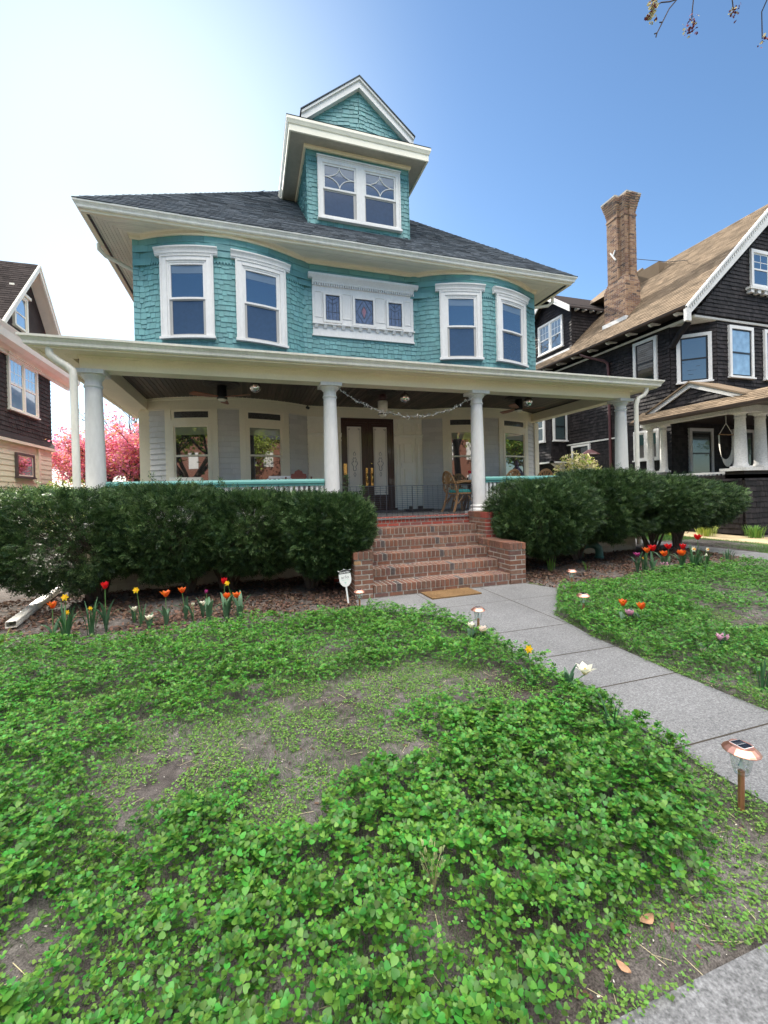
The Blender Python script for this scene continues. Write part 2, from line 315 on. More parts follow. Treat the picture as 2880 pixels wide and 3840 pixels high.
# core walls (plain body behind the siding), back and sides included
mb=MB()
pp=wpath(XL,XR); mb.prism([(x,y,3.62) for x,y in pp]+[(XR,21,3.62),(XL,21,3.62)],(0,0,3.50)); mb.build('upper_wall',TEALF,house)
mb=MB(); pp=wpath(XL+.06,XR-.06); mb.prism([(x,y,0) for x,y in pp]+[(XR-.06,20.9,0),(XL+.06,20.9,0)],(0,0,3.615)); mb.build('lower_wall',GREYS,house)
def shingles(P,smax,u0,u1,e,wr,drop,thick,lim=None,hole=None,stag=True,jit=.012,plain=0,rnd=random):
    """P(s,u,off)->point. rows of separate tapered shingles"""
    mb=MB(); k=0; uu=u0
    while uu<u1-1e-4:
        ut=min(uu+e,u1); s=-rnd.random()*wr[1]
        isplain=(uu>=u1-plain*e-1e-3)
        while s<smax:
            w_=rnd.uniform(*wr)*(4 if isplain else 1); a,b=max(s,0),min(s+w_-.006,smax); s+=w_
            if b-a<.012: continue
            d=(drop if (stag and not isplain and rnd.random()<.5) else 0)+rnd.uniform(0,jit)
            ub=uu-d; sm=(a+b)/2
            if hole and hole(sm,(uu+ut)/2): continue
            if lim:
                l0,h0=lim(ub); l1,h1=lim(ut); a0,b0=max(a,l0),min(b,h0); a1,b1=max(a,l1),min(b,h1)
                if b0-a0<.01: continue
                if b1<a1: a1=b1=(a1+b1)/2
            else: a0,b0,a1,b1=a,b,a,b
            t=thick*rnd.uniform(.85,1.15)
            q=[P(a0,ub,t),P(b0,ub,t),P(b1,ut+.004,thick*.3),P(a1,ut+.004,thick*.3),P(a0,ub,0),P(b0,ub,0),P(a1,ut,0),P(b1,ut,0)]
            mb.add(q,[(0,1,2,3),(4,5,1,0),(4,0,3,6),(1,5,7,2)],0)
        uu+=e; k+=1
    return mb
def planeP(O,S,U,Nn):
    O,S,U,Nn=Vector(O),Vector(S),Vector(U),Vector(Nn)
    return lambda s,u,o: O+S*s+U*u+Nn*o
# arclength table of front wall
_pp=wpath(XL,XR,.05); _L=[0]
for i in range(1,len(_pp)): _L.append(_L[-1]+math.dist(_pp[i],_pp[i-1]))
_La=np.array(_L); _Xa=np.array([p[0] for p in _pp])
def s2x(s): return float(np.interp(s,_La,_Xa))
def x2s(x): return float(np.interp(x,_Xa,_La))
def wn(x):
    e=.01; a=wy(x-e); b=wy(x+e); d=Vector((2*e,b-a)).normalized(); return Vector((d.y,-d.x))
def frontP(s,u,o):
    x=s2x(s); n=wn(x); return Vector((x+n.x*o,wy(x)+n.y*o,u))
WIN=[(-1.65,-.59),(-.15,.92),(4.86,5.92),(6.36,7.49)]
def hole2(s,u):
    x=s2x(s)
    if 4.92<u<6.72 and any(a+.06<x<b-.06 for a,b in WIN): return True
    return 5.42<u<6.72 and 1.68<x<4.12
shingles(frontP,_L[-1],4.0,6.50,.1155,(.085,.16),.026,.021,hole=hole2,jit=.006).build('shingle_cladding',TEAL,house)
mb=shingles(frontP,_L[-1],6.50,7.08,.145,(.30,.75),.0,.022,hole=hole2,stag=False,jit=.002)
s=0                                                            # sawtooth course
while s<_L[-1]-.07:
    x=s2x(s+.03)
    if not hole2(s+.03,6.5): mb.add([frontP(s,6.535,.034),frontP(s+.062,6.535,.034),frontP(s+.031,6.475,.036),frontP(s,6.535,.0),frontP(s+.062,6.535,.0),frontP(s+.031,6.475,0)],[(0,2,1),(0,3,5,2),(2,5,4,1)],0)
    s+=.064
mb.build('plain_cladding_course',TEAL,house)
mb=MB(); pf=[(XL-.001,15)]+wpath(XL,XR)+[(XR+.001,15)]
mb.sweep(pf,[(0,7.07),(.035,7.07),(.05,7.09),(.05,7.15),(.09,7.18),(0,7.18)]); mb.build('frieze',CREAM,house)
# ---- upper windows
def cornice(mb,x1,x2,z,m=0,h=.17,out=.15):
    pa=wpath(x1,x2)
    mb.sweep(pa,[(0,z),(.09,z),(.09,z+.025*h/.17),(.105,z+.03),(.11,z+h*.42),(out*.82,z+h*.6),(out,z+h*.8),(out,z+h*.93),(out-.03,z+h),(0,z+h)],m)
def upwin(x1,x2,lab=None):
    z1,z2=4.90,6.64; mb=MB()
    wbox(mb,x1,x1+.135,z1,z2,0,.085); wbox(mb,x2-.135,x2,z1,z2,0,.085); wbox(mb,x1+.135,x2-.135,z2-.13,z2,0,.085)
    wbox(mb,x1-.02,x2+.02,z1-.05,z1,0,.115)                                            # sill
    wbox(mb,x1+.03,x1+.045,z1,z2,.085,.1); wbox(mb,x2-.045,x2-.03,z1,z2,.085,.1); wbox(mb,x1+.04,x2-.04,z2-.045,z2-.03,.085,.1)
    cornice(mb,x1-.09,x2+.09,z2-.01)
    wbox(mb,x1+.135,x1+.17,z1,z2-.13,0,.065); wbox(mb,x2-.17,x2-.135,z1,z2-.13,0,.065); wbox(mb,x1+.17,x2-.17,z2-.17,z2-.13,0,.065)
    a,b=x1+.17,x2-.17; zm=5.73
    wbox(mb,a,a+.04,zm,z2-.17,0,.055); wbox(mb,b-.04,b,zm,z2-.17,0,.055); wbox(mb,a+.04,b-.04,z2-.215,z2-.17,0,.055); wbox(mb,a,b,zm-.04,zm,0,.058)
    wbox(mb,a,a+.05,z1,zm-.04,0,.036,1); wbox(mb,b-.05,b,z1,zm-.04,0,.036,1); wbox(mb,a+.05,b-.05,z1,z1+.05,0,.036,1); wbox(mb,a+.05,b-.05,zm-.065,zm-.04,0,.036,1)
    o=mb.build('window',[WHITE,ALUG],house)
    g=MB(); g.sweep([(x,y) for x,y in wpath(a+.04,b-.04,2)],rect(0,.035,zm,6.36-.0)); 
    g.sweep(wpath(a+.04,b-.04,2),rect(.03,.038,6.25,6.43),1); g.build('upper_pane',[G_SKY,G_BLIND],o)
    g=MB(); g.sweep(wpath(a+.05,b-.05,2),rect(0,.026,z1+.05,zm-.065)); g.build('screened_pane',G_SCR,o)
    return o
ALUG=M('grey_screen_frame',(.42,.41,.39),.5)
for a,b in WIN: upwin(a,b)
# ---- centre panel with three leaded windows
mb=MB(); Yw=Y0
def fb(mb,x1,x2,z1,z2,o0,o1,m=0): mb.box(x1,x2,Yw-o1,Yw-o0,z1,z2,m)
fb(mb,1.60,4.23,5.34,6.60,0,.045)
for a,b in ((1.66,1.84),(2.34,2.58),(3.20,3.46),(3.97,4.17)): # raised stiles
    fb(mb,a,a+.02,5.78,6.42,.045,.058); fb(mb,b-.02,b,5.78,6.42,.045,.058); fb(mb,a+.02,b-.02,6.40,6.42,.045,.058); fb(mb,a+.02,b-.02,5.78,5.80,.045,.058)
LW=[(1.92,2.27,5.72,6.34),(2.66,3.13,5.70,6.32),(3.54,3.90,5.72,6.32)]
for i,(a,b,c,d) in enumerate(LW):
    t=.055; fb(mb,a-t,a,c-t,d+t,.045,.085); fb(mb,b,b+t,c-t,d+t,.045,.085); fb(mb,a,b,d,d+t,.045,.085); fb(mb,a,b,c-t,c,.045,.085)
fb(mb,1.585,4.245,5.60,5.625,.0,.11); fb(mb,1.58,4.25,5.325,5.36,0,.06)
x=1.64
while x<4.2:
    mb.hexa([(x,Yw-.07,5.52),(x+.085,Yw-.07,5.52),(x+.085,Yw-.04,5.52),(x,Yw-.04,5.52),(x,Yw-.105,5.598),(x+.085,Yw-.105,5.598),(x+.085,Yw-.04,5.598),(x,Yw-.04,5.598)])
    x+=.2215
x=1.60
while x<4.21: fb(mb,x,x+.032,6.545,6.60,.045,.095); x+=.058
mb.sweep([(1.60,Yw),(4.23,Yw)],[(0,6.60),(.10,6.60),(.11,6.64),(.14,6.68),(.19,6.73),(.20,6.77),(.16,6.79),(0,6.79)])
mb.sweep([(1.50,Yw),(4.33,Yw)],[(0,6.69),(.15,6.69),(.205,6.74),(.21,6.785),(.17,6.80),(0,6.80)])
cp=mb.build('ornamental_window_panel',WHITE,house)
for i,(a,b,c,d) in enumerate(LW):
    g=MB(); fb(g,a,b,c,d,.03,.052)
    def came(x0,z0,x1,z1,r_=.006,m=1): g.tube([(x0,Yw-.054,z0),(x1,Yw-.054,z1)],r_,4,m)
    xm,zm=(a+b)/2,(c+d)/2
    if i==1:
        for p,q in (((xm,d),(b-.04,zm)),((b-.04,zm),(xm,c)),((xm,c),(a+.04,zm)),((a+.04,zm),(xm,d)),((a,d-.12),(a+.12,d)),((b,d-.12),(b-.12,d)),((a,c+.12),(a+.12,c)),((b,c+.12),(b-.12,c)),((xm,d-.16),(xm+.08,zm)),((xm+.08,zm),(xm,c+.14)),((xm,c+.14),(xm-.08,zm)),((xm-.08,zm),(xm,d-.16))): came(*p,*q)
        g.poly([(xm,Yw-.0545,zm+.14),(xm-.055,Yw-.0545,zm+.02),(xm,Yw-.0545,zm-.15),(xm+.055,Yw-.0545,zm+.02)],2)
    else:
        came(xm,c,xm,d); came(a,zm-.1,b,zm-.1)
        for k in (-1,1):
            came(xm,d-.12,xm+k*.13,d-.02); came(xm,d-.22,xm+k*.13,d-.14); came(xm+k*.1,c,xm+k*.1,d-.2)
    came(a,c+.012,b,c+.012);came(a,d-.012,b,d-.012);came(a+.012,c,a+.012,d);came(b-.012,c,b-.012,d)
    g.build('leaded_pane',[LEADED,LEAD,M('stained_pink',(.30,.14,.17),.3,coat=.6)],cp)
# ---- main roof
ZE=7.3; EX0,EX1,EY0=-3.10,8.86,9.65; EY1=21.8; ms=.89; hw=(EX1-EX0)/2; XC=(EX0+EX1)/2; ZP=ZE+ms*hw
mb=MB()
e=.02
iz=.14; bs=[(EX0+iz,EY0+iz,ZE+ms*iz-.01),(EX1-iz,EY0+iz,ZE+ms*iz-.01),(EX1-iz,EY1-iz,ZE+ms*iz-.01),(EX0+iz,EY1-iz,ZE+ms*iz-.01)]; ap=[(XC,EY0+hw,ZP-.01),(XC,EY1-hw+.01,ZP-.01)]
bsl=[(x,y,z-.12) for x,y,z in bs]
mb.add(bs+ap+bsl,[(0,1,4),(1,2,5,4),(2,3,5),(3,0,4,5),(6,9,8,7),(0,6,7,1),(1,7,8,2),(2,8,9,3),(3,9,6,0)]); mb.build('roof_deck',ROOFB,house)
sl=math.hypot(1,ms)
U=Vector((0,1,ms)).normalized(); Nn=Vector((0,-ms,1)).normalized()
DXa,DXb=1.57,4.29; DY=10.63
def holer(s,u):
    x=EX0+s; y=EY0+u*U.y; return y>DY+.05 and DXa+.1<x<DXb-.1
shingles(planeP((EX0,EY0,ZE),(1,0,0),U,Nn),EX1-EX0,.0,hw*sl-.05,.135,(.16,.34),.0,.022,lim=lambda u_:(u_*U.y,EX1-EX0-u_*U.y),hole=holer,stag=False,jit=.006).build('front_roof_slope',ROOF,house)
for nm,O,S,Uv in (('side_roof_slope',(EX0,EY1,ZE),(0,-1,0),Vector((1,0,ms)).normalized()),('side_roof_slope',(EX1,EY0,ZE),(0,1,0),Vector((-1,0,ms)).normalized())):
    n_=Vector(S).cross(Uv); shingles(planeP(O,S,Uv,n_),EY1-EY0,.0,hw*sl-.05,.27,(.5,.9),.0,.016,lim=lambda u_:(u_*U.y,EY1-EY0-u_*U.y),stag=False,jit=.006).build(nm,ROOF,house)
mb=MB()                                                     # hip caps
for sx,x0 in ((1,EX0),(-1,EX1)):
    n=40
    for i in range(n):
        a=i/n;b=(i+1.15)/n; p=Vector((x0+sx*hw*a,EY0+hw*a,ZE+ms*hw*a+.02)); q=Vector((x0+sx*hw*b,EY0+hw*b,ZE+ms*hw*b+.012))
        for d in (Vector((sx*.13,-.0,-.0)),Vector((0,.13,0))):
            mb.add([p,q,q+d+Vector((0,0,.005)),p+d+Vector((0,0,.005))],[(0,1,2,3)])
mb.build('hip_cap',ROOF,house)
# gutters + fascia on all visible sides, soffit boards
ePath=[(EX0+.12,EY1),(EX0+.12,EY0+.12),(EX1-.12,EY0+.12),(EX1-.12,EY1)]
GP=lambda z:[(0,z-.13),(.055,z-.13),(.07,z-.115),(.075,z-.08),(.10,z-.045),(.118,z-.03),(.122,z+.0),(.10,z+.004),(.10,z-.01),(.02,z-.02),(0,z)]
mb=MB(); mb.sweep(ePath,GP(7.30)); mb.build('eaves_gutter',ALU,house)
mb=MB(); mb.sweep(ePath,[(-.06,7.12),(.012,7.12),(.012,7.19),(-.06,7.19)]); mb.sweep([(x+(.06 if x<2 else -.06),y+(.06 if y<15 else 0)) for x,y in ePath],[(-.03,7.14),(0,7.14),(0,7.18),(-.03,7.18)],1)
mb.build('fascia',[CREAM,BLACK],house)
mb=MB(); bw=.072; n=int(1.7/bw)
for i in range(n):
    o0=i*bw+.06; o1=o0+bw-.008; z=7.185
    P=[(EX0+.12+o0,EY0+.12+o0),(EX1-.12-o0,EY0+.12+o0),(EX1-.12-o1,EY0+.12+o1),(EX0+.12+o1,EY0+.12+o1)]
    mb.add([(x,y,z-.012) for x,y in P]+[(x,y,z) for x,y in P],[(3,2,1,0),(4,5,6,7),(0,1,5,4),(1,2,6,5),(2,3,7,6),(3,0,4,7)])
    if o1>.9: continue
    for sx,x0 in ((1,EX0+.12),(-1,EX1-.12)):
        Q=[(x0+sx*o0,EY0+.12+o0),(x0+sx*o1,EY0+.12+o1),(x0+sx*o1,EY1),(x0+sx*o0,EY1)]
        mb.add([(x,y,z-.012) for x,y in Q]+[(x,y,z) for x,y in Q],[(3,2,1,0),(4,5,6,7),(0,1,5,4),(1,2,6,5),(2,3,7,6),(3,0,4,7)])
mb.box(EX0+.15,EX1-.15,EY0+.15,EY1-.15,7.187,7.198)
mb.build('soffit',SOFF,house)
# downspout elbows from the eaves
mb=MB(); mb.tube([(EX0+.06,11.0,7.17),(EX0+.06,11.02,7.06),(EX0+.16,11.1,6.97),(-2.55,11.3,6.86),(-2.40,11.35,6.80),(-2.35,11.35,6.65),(-2.35,11.35,3.9)],.045,8); mb.build('upper_downspout',ALU,house)
mb=MB(); mb.tube([(EX1-.06,10.6,7.17),(EX1-.06,10.62,7.02),(EX1-.16,10.7,6.93),(8.24,10.8,6.86),(8.14,10.85,6.80),(8.12,10.85,6.6),(8.12,10.85,3.9)],.045,8); mb.build('upper_downspout',ALU,house)
# ---- dormer
dz0,dz1=8.0,10.10; cx=(DXa+DXb)/2
mb=MB(); mb.box(DXa+.03,DXb-.03,DY+.03,14.2,7.7,10.12); mb.build('dormer_wall',TEALF,house)
def holed(s,u): x=DXa+s; return 1.90<x<3.96 and 8.42<u<9.82
mb=shingles(lambda s,u_,o:Vector((DXa+s,DY+.03-o,u_)),DXb-DXa,8.0,9.75,.112,(.085,.16),.026,.021,hole=holed,jit=.006)
b2=shingles(lambda s,u_,o:Vector((DXa+s,DY+.03-o,u_)),DXb-DXa,9.75,10.1,.13,(.3,.7),0,.022,stag=False,jit=.002); mb.add(b2.v,b2.f)
for sx,x0 in ((-1,DXa+.03),(1,DXb-.03)):
    b2=shingles(lambda s,u_,o:Vector((x0+sx*o,(14.0-s if sx<0 else DY+s),u_)),14.0-DY,8.0,10.1,.112,(.085,.16),.03,.026,hole=lambda s,u_:(u_<ZE+ms*(((14.0-s) if sx<0 else DY+s)-EY0)-.1)); mb.add(b2.v,b2.f)
s=0
while s<DXb-DXa-.06:
    x=DXa+s
    if not 1.88<x+.03<3.98: mb.add([(x,DY-.004,9.78),(x+.06,DY-.004,9.78),(x+.03,DY-.008,9.72),(x,DY+.03,9.78),(x+.06,DY+.03,9.78),(x+.03,DY+.03,9.72)],[(0,2,1),(0,3,5,2),(2,5,4,1)])
    s+=.064
mb.build('dormer_cladding',TEAL,house)
HX0,HX1,HY0,HZ=1.09,4.74,10.2,10.38
mb=MB(); hp=[(HX0+.03,14.2),(HX0+.03,HY0+.03),(HX1-.03,HY0+.03),(HX1-.03,14.2)]
mb.sweep(hp,[(-.05,10.06),(-.01,10.06),(-.01,10.21),(.01,10.22),(.03,10.27),(.045,10.30),(.045,10.36),(-.05,10.37)]); mb.build('dormer_fascia',CREAM2,house)
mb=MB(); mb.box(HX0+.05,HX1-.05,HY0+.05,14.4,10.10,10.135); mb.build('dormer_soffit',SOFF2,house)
mb=MB(); mb.sweep([(DXa,14.2),(DXa,DY),(DXb,DY),(DXb,14.2)],[(-.02,10.02),(.03,10.02),(.05,10.06),(.05,10.10),(-.02,10.10)]); mb.build('dormer_frieze',CREAM,house)
# hood roof: pent skirt, prow gable
PB=10.80; gx0,gx1=1.47,4.40; gxc=2.88; gap=(gxc,10.42,11.66); zb=HZ+.42
mb=MB()
ii=[(HX0-.02,HY0-.02,HZ),(HX1+.02,HY0-.02,HZ),(HX1+.02,15.0,HZ),(HX0-.02,15.0,HZ)]; t_=.40
jj=[(HX0+t_,HY0+t_+.15,zb),(HX1-t_,HY0+t_+.15,zb),(HX1-t_,15.0,zb),(HX0+t_,15.0,zb)]
mb.add(ii+jj,[(0,1,5,4),(1,2,6,5),(2,3,7,6),(3,0,4,7),(4,5,6,7),(0,3,2,1)]); mb.build('dormer_skirt_roof',ROOF,house)
gl,gr=(gx0,10.66,10.80),(gx1,10.66,10.80); gc=(gxc,10.40,10.72); 
mb=MB(); back=15.5
mb.add([gl,gr,gap,(gx0,back,10.8),(gx1,back,10.8),(gxc,back,11.66),(gxc,10.42,10.70)],[(0,6,2),(6,1,2),(0,2,5,3),(2,1,4,5),(0,3,4,1)]); mb.build('gable_core',TEALF,house)
mbs=MB()
for A,B in ((Vector((gx0,10.66,0)),Vector((gxc,10.40,0))),(Vector((gxc,10.40,0)),Vector((gx1,10.66,0)))):
    d=(B-A); Lh=d.length; d.normalize(); n_=Vector((d.y,-d.x,0)); left=A.x<gxc-.1
    def lim(u_,left=left,Lh=Lh):
        t=min(max((u_-10.72)/(11.66-10.72),0),1)
        return (t*Lh,Lh) if left else (0,Lh*(1-t))
    b2=shingles(lambda s,u_,o:A+d*s+Vector((0,0,u_))+n_*(o+.006),Lh,10.55,11.6,.105,(.085,.17),.025,.024,lim=lim); mbs.add(b2.v,b2.f)
mbs.build('gable_cladding',TEAL,house)
mb=MB()
for sx,g in ((-1,gl),(1,gr)):                                # rake boards
    a=Vector(gap)+Vector((0,0,.10)); b=Vector(g)+Vector((sx*.0,0,-.0)); dr=(b-a).normalized(); dn=Vector((-dr.z*sx,0,dr.x*sx)).normalized()
    if dn.z>0: dn=-dn
    for (o0,o1,t0,t1) in ((-.16,.05,0,.19),(-.20,.05,0,.05)):
        q=[a+Vector((0,o0,0)),b+Vector((0,o0,0)),b+Vector((0,o1,0)),a+Vector((0,o1,0))]
        down=Vector((0,0,-1)); top=[p+down*t0*1.25 for p in q]; bot=[p+down*t1*1.25 for p in q]; mb.hexa(bot+top)
mb.build('gable_rake_board',WHITE,house)
mb=MB()
for sx,g in ((-1,gl),(1,gr)):
    a=Vector(gap)+Vector((0,-.22,.125)); b=Vector(g)+Vector((sx*.03,-.22,.02)); q=[a,b,b+Vector((0,5,0)),a+Vector((0,5,0))]; mb.hexa([p+Vector((0,0,-.025)) for p in q]+q)
mb.build('gable_roof',ROOF,house)
# dormer window pair
def dormwin():
    mb=MB(); y=DY+.0
    def b(x1,x2,z1,z2,o0,o1,m=0): mb.box(x1,x2,y-o1,y-o0,z1,z2,m)
    X0,X1,Z0,Z1=1.84,4.02,8.36,9.86; c=.13
    b(X0,X0+c,Z0,Z1,-.02,.06); b(X1-c,X1,Z0,Z1,-.02,.06); b(X0+c,X1-c,Z1-c,Z1,-.02,.06); b(X0-.02,X1+.02,Z0-.05,Z0,-.02,.10); b(X0+c,X1-c,Z0,Z0+.06,-.02,.06)
    b(X0-.02,X1+.02,Z1,Z1+.03,-.02,.09); b(X0+.02,X0+.04,Z0,Z1,.06,.075); b(X1-.04,X1-.02,Z0,Z1,.06,.075); b(X0+.04,X1-.04,Z1-.04,Z1-.02,.06,.075)
    xm=(X0+X1)/2; b(xm-.11,xm+.11,Z0+.06,Z1-c,-.02,.062)
    wins=[(X0+c,xm-.11),(xm+.11,X1-c)]; zmid=9.12
    for a,e in wins:
        z0,z1=Z0+.06,Z1-c
        b(a,a+.045,zmid,z1,-.02,.04); b(e-.045,e,zmid,z1,-.02,.04); b(a+.045,e-.045,z1-.05,z1,-.02,.04); b(a,e,zmid-.035,zmid+.01,-.02,.045)
        b(a,a+.03,z0,zmid-.035,-.02,.02,1); b(e-.07,e,z0,zmid-.035,-.02,.02,1); b(a+.03,e-.07,zmid-.07,zmid-.035,-.02,.02,1)
        xc,zc=(a+e)/2,(zmid+z1-.05)/2+.005; hx,hz=(e-a)/2-.05,(z1-.05-zmid-.01)/2
        for qx,qz in ((1,1),(1,-1),(-1,1),(-1,-1)):               # four arcs make the star
            pts=[]
            for k in range(9):
                th=math.pi/2*k/8; pts.append((xc+qx*(hx-hx*math.cos(th)*1.0),y-.03,zc+qz*(hz-hz*math.sin(th))))
            mb.tube(pts,.013,5,0)
    o=mb.build('dormer_window',[WHITE,ALUG],house)
    for a,e in wins:
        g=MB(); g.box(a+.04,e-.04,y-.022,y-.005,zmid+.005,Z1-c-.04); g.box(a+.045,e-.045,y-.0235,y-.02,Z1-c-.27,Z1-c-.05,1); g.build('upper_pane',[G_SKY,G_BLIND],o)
        g=MB(); g.box(a+.028,e-.065,y-.012,y-.0,Z0+.055,zmid-.065); g.build('lower_pane',G_SCR,o)
dormwin()
# ================================================================ ground floor front under the porch
mb=MB(); mb2=MB()
segs=[(-2.0,-1.63),(-.60,-.13),(.94,1.40),(4.40,4.88),(5.90,6.38),(7.47,7.90)]
z=1.0
while z<3.36:
    e_=.118; zt=min(z+e_,3.37); pr_=[(0,z),(.034,z),(.034,z+.006),(.010,zt),(0,zt)]
    S_=segs if z>1.52 else [(-2.0,1.40),(4.40,7.90)]
    for a,b in S_:
        cut=random.uniform(a+.1,b-.1); mq=mb if b<2 else mb2
        mq.sweep(wpath(a,cut-.0006),pr_); mq.sweep(wpath(cut+.0006,b),pr_)
    z+=e_
mb.build('clapboard_siding',GREYS,house); mb2.build('clapboard_siding',GREYS,house)
mb=MB(); pf=wpath(XL+.06,XR-.06)
mb.sweep(pf,[(0,3.35),(.03,3.35),(.03,3.55),(.05,3.57),(.05,3.60),(.075,CEIL),(0,CEIL)])
mb.box(-2.22,-2.01,Y0-.05,Y0+.1,1.0,3.35); mb.box(7.90,8.03,Y0-.05,Y0+.1,1.0,3.35)
mb.build('porch_frieze',CREAM,house)
def downwin(x1,x2,shade=True,sill_dark=True):
    z1,z2=1.53,3.36; mb=MB()
    wbox(mb,x1,x1+.13,z1,z2,0,.05); wbox(mb,x2-.13,x2,z1,z2,0,.05); wbox(mb,x1+.13,x2-.13,3.33,z2,0,.05); wbox(mb,x1+.13,x2-.13,3.04,3.13,0,.05); wbox(mb,x1-.02,x2+.02,z1-.05,z1,0,.09)
    a,b=x1+.13,x2-.13
    wbox(mb,a,a+.055,3.13,3.33,0,.035);wbox(mb,b-.055,b,3.13,3.33,0,.035);wbox(mb,a+.05,b-.05,3.30,3.33,0,.035);wbox(mb,a+.05,b-.05,3.13,3.165,0,.035)
    wbox(mb,a,a+.05,z1,3.04,0,.06);wbox(mb,b-.05,b,z1,3.04,0,.06);wbox(mb,a+.05,b-.05,2.99,3.04,0,.06)
    a+=.05;b-=.05; zm=2.35
    wbox(mb,a,a+.03,z1,2.99,0,.045);wbox(mb,b-.03,b,z1,2.99,0,.045);wbox(mb,a+.03,b-.03,2.965,2.99,0,.045);wbox(mb,a,b,zm-.02,zm+.02,0,.05);wbox(mb,a+.03,b-.03,z1,z1+.06,0,.045)
    o=mb.build('window',CREAM,house)
    g=MB(); g.sweep(wpath(a+.03,b-.03,2),rect(0,.03,zm+.02,2.965)); 
    if shade: g.sweep(wpath(a+.03,b-.03,2),rect(.01,.033,2.80,2.965),1)
    g.build('upper_pane',[G_DARK,G_SHADE],o)
    g=MB(); g.sweep(wpath(a+.03,b-.03,2),rect(0,.025,z1+.06,zm-.02)); g.build('lower_pane',G_DARK,o)
    g=MB(); g.sweep(wpath(a,b),rect(0,.02,3.165,3.30)); n=14
    for k in range(n):
        x=a+(b-a)*(k+.5)/n; yy=wy(x)-.026
        th=[(x+(.022+.012*(k%2))*math.cos(t*.9),yy,3.232+(.03)*math.sin(t*.9)) for t in range(8)]; g.tube(th,.0028,3,1,cap=False)
    g.build('lace_transom_pane',[TRANSOM,LACE],o)
for i,(a,b) in enumerate(WIN): downwin(a,b)
# ---- door surround
mb=MB()
def F_(x1,x2,z1,z2,o0,o1,m=0): mb.box(x1,x2,Yw-o1,Yw-o0,z1,z2,m)
def frame(x1,x2,z1,z2,o=.03,t=.02,h=.026):
    F_(x1,x1+t,z1,z2,o,o+h);F_(x2-t,x2,z1,z2,o,o+h);F_(x1+t,x2-t,z2-t,z2,o,o+h);F_(x1+t,x2-t,z1,z1+t,o,o+h)
for a,b in ((1.40,2.23),(3.61,4.40)):
    mb=MB()
    F_(a,b,1.0,3.35,0,.03)
    for pa in (a+.01,b-.19):
        F_(pa,pa+.18,1.0,2.86,.03,.06); F_(pa-.0,pa+.18,1.0,1.22,.06,.075); F_(pa-.01,pa+.19,2.76,2.79,.06,.075); frame(pa+.03,pa+.15,1.35,2.70,.06)
        F_(pa,pa+.18,2.96,3.35,.03,.05); frame(pa+.04,pa+.14,3.02,3.24,.05)
    mb.sweep([(a,Yw),(b,Yw)],[(0,2.86),(.07,2.86),(.08,2.90),(.11,2.93),(.11,2.95),(.06,2.96),(0,2.96)])
    m_=(a+b)/2; frame(m_-.13,m_+.13,3.0,3.25); frame(m_-.12,m_+.12,2.22,2.72); frame(m_-.12,m_+.12,1.52,2.05)
    mb.build('door_surround',CREAM2,house)
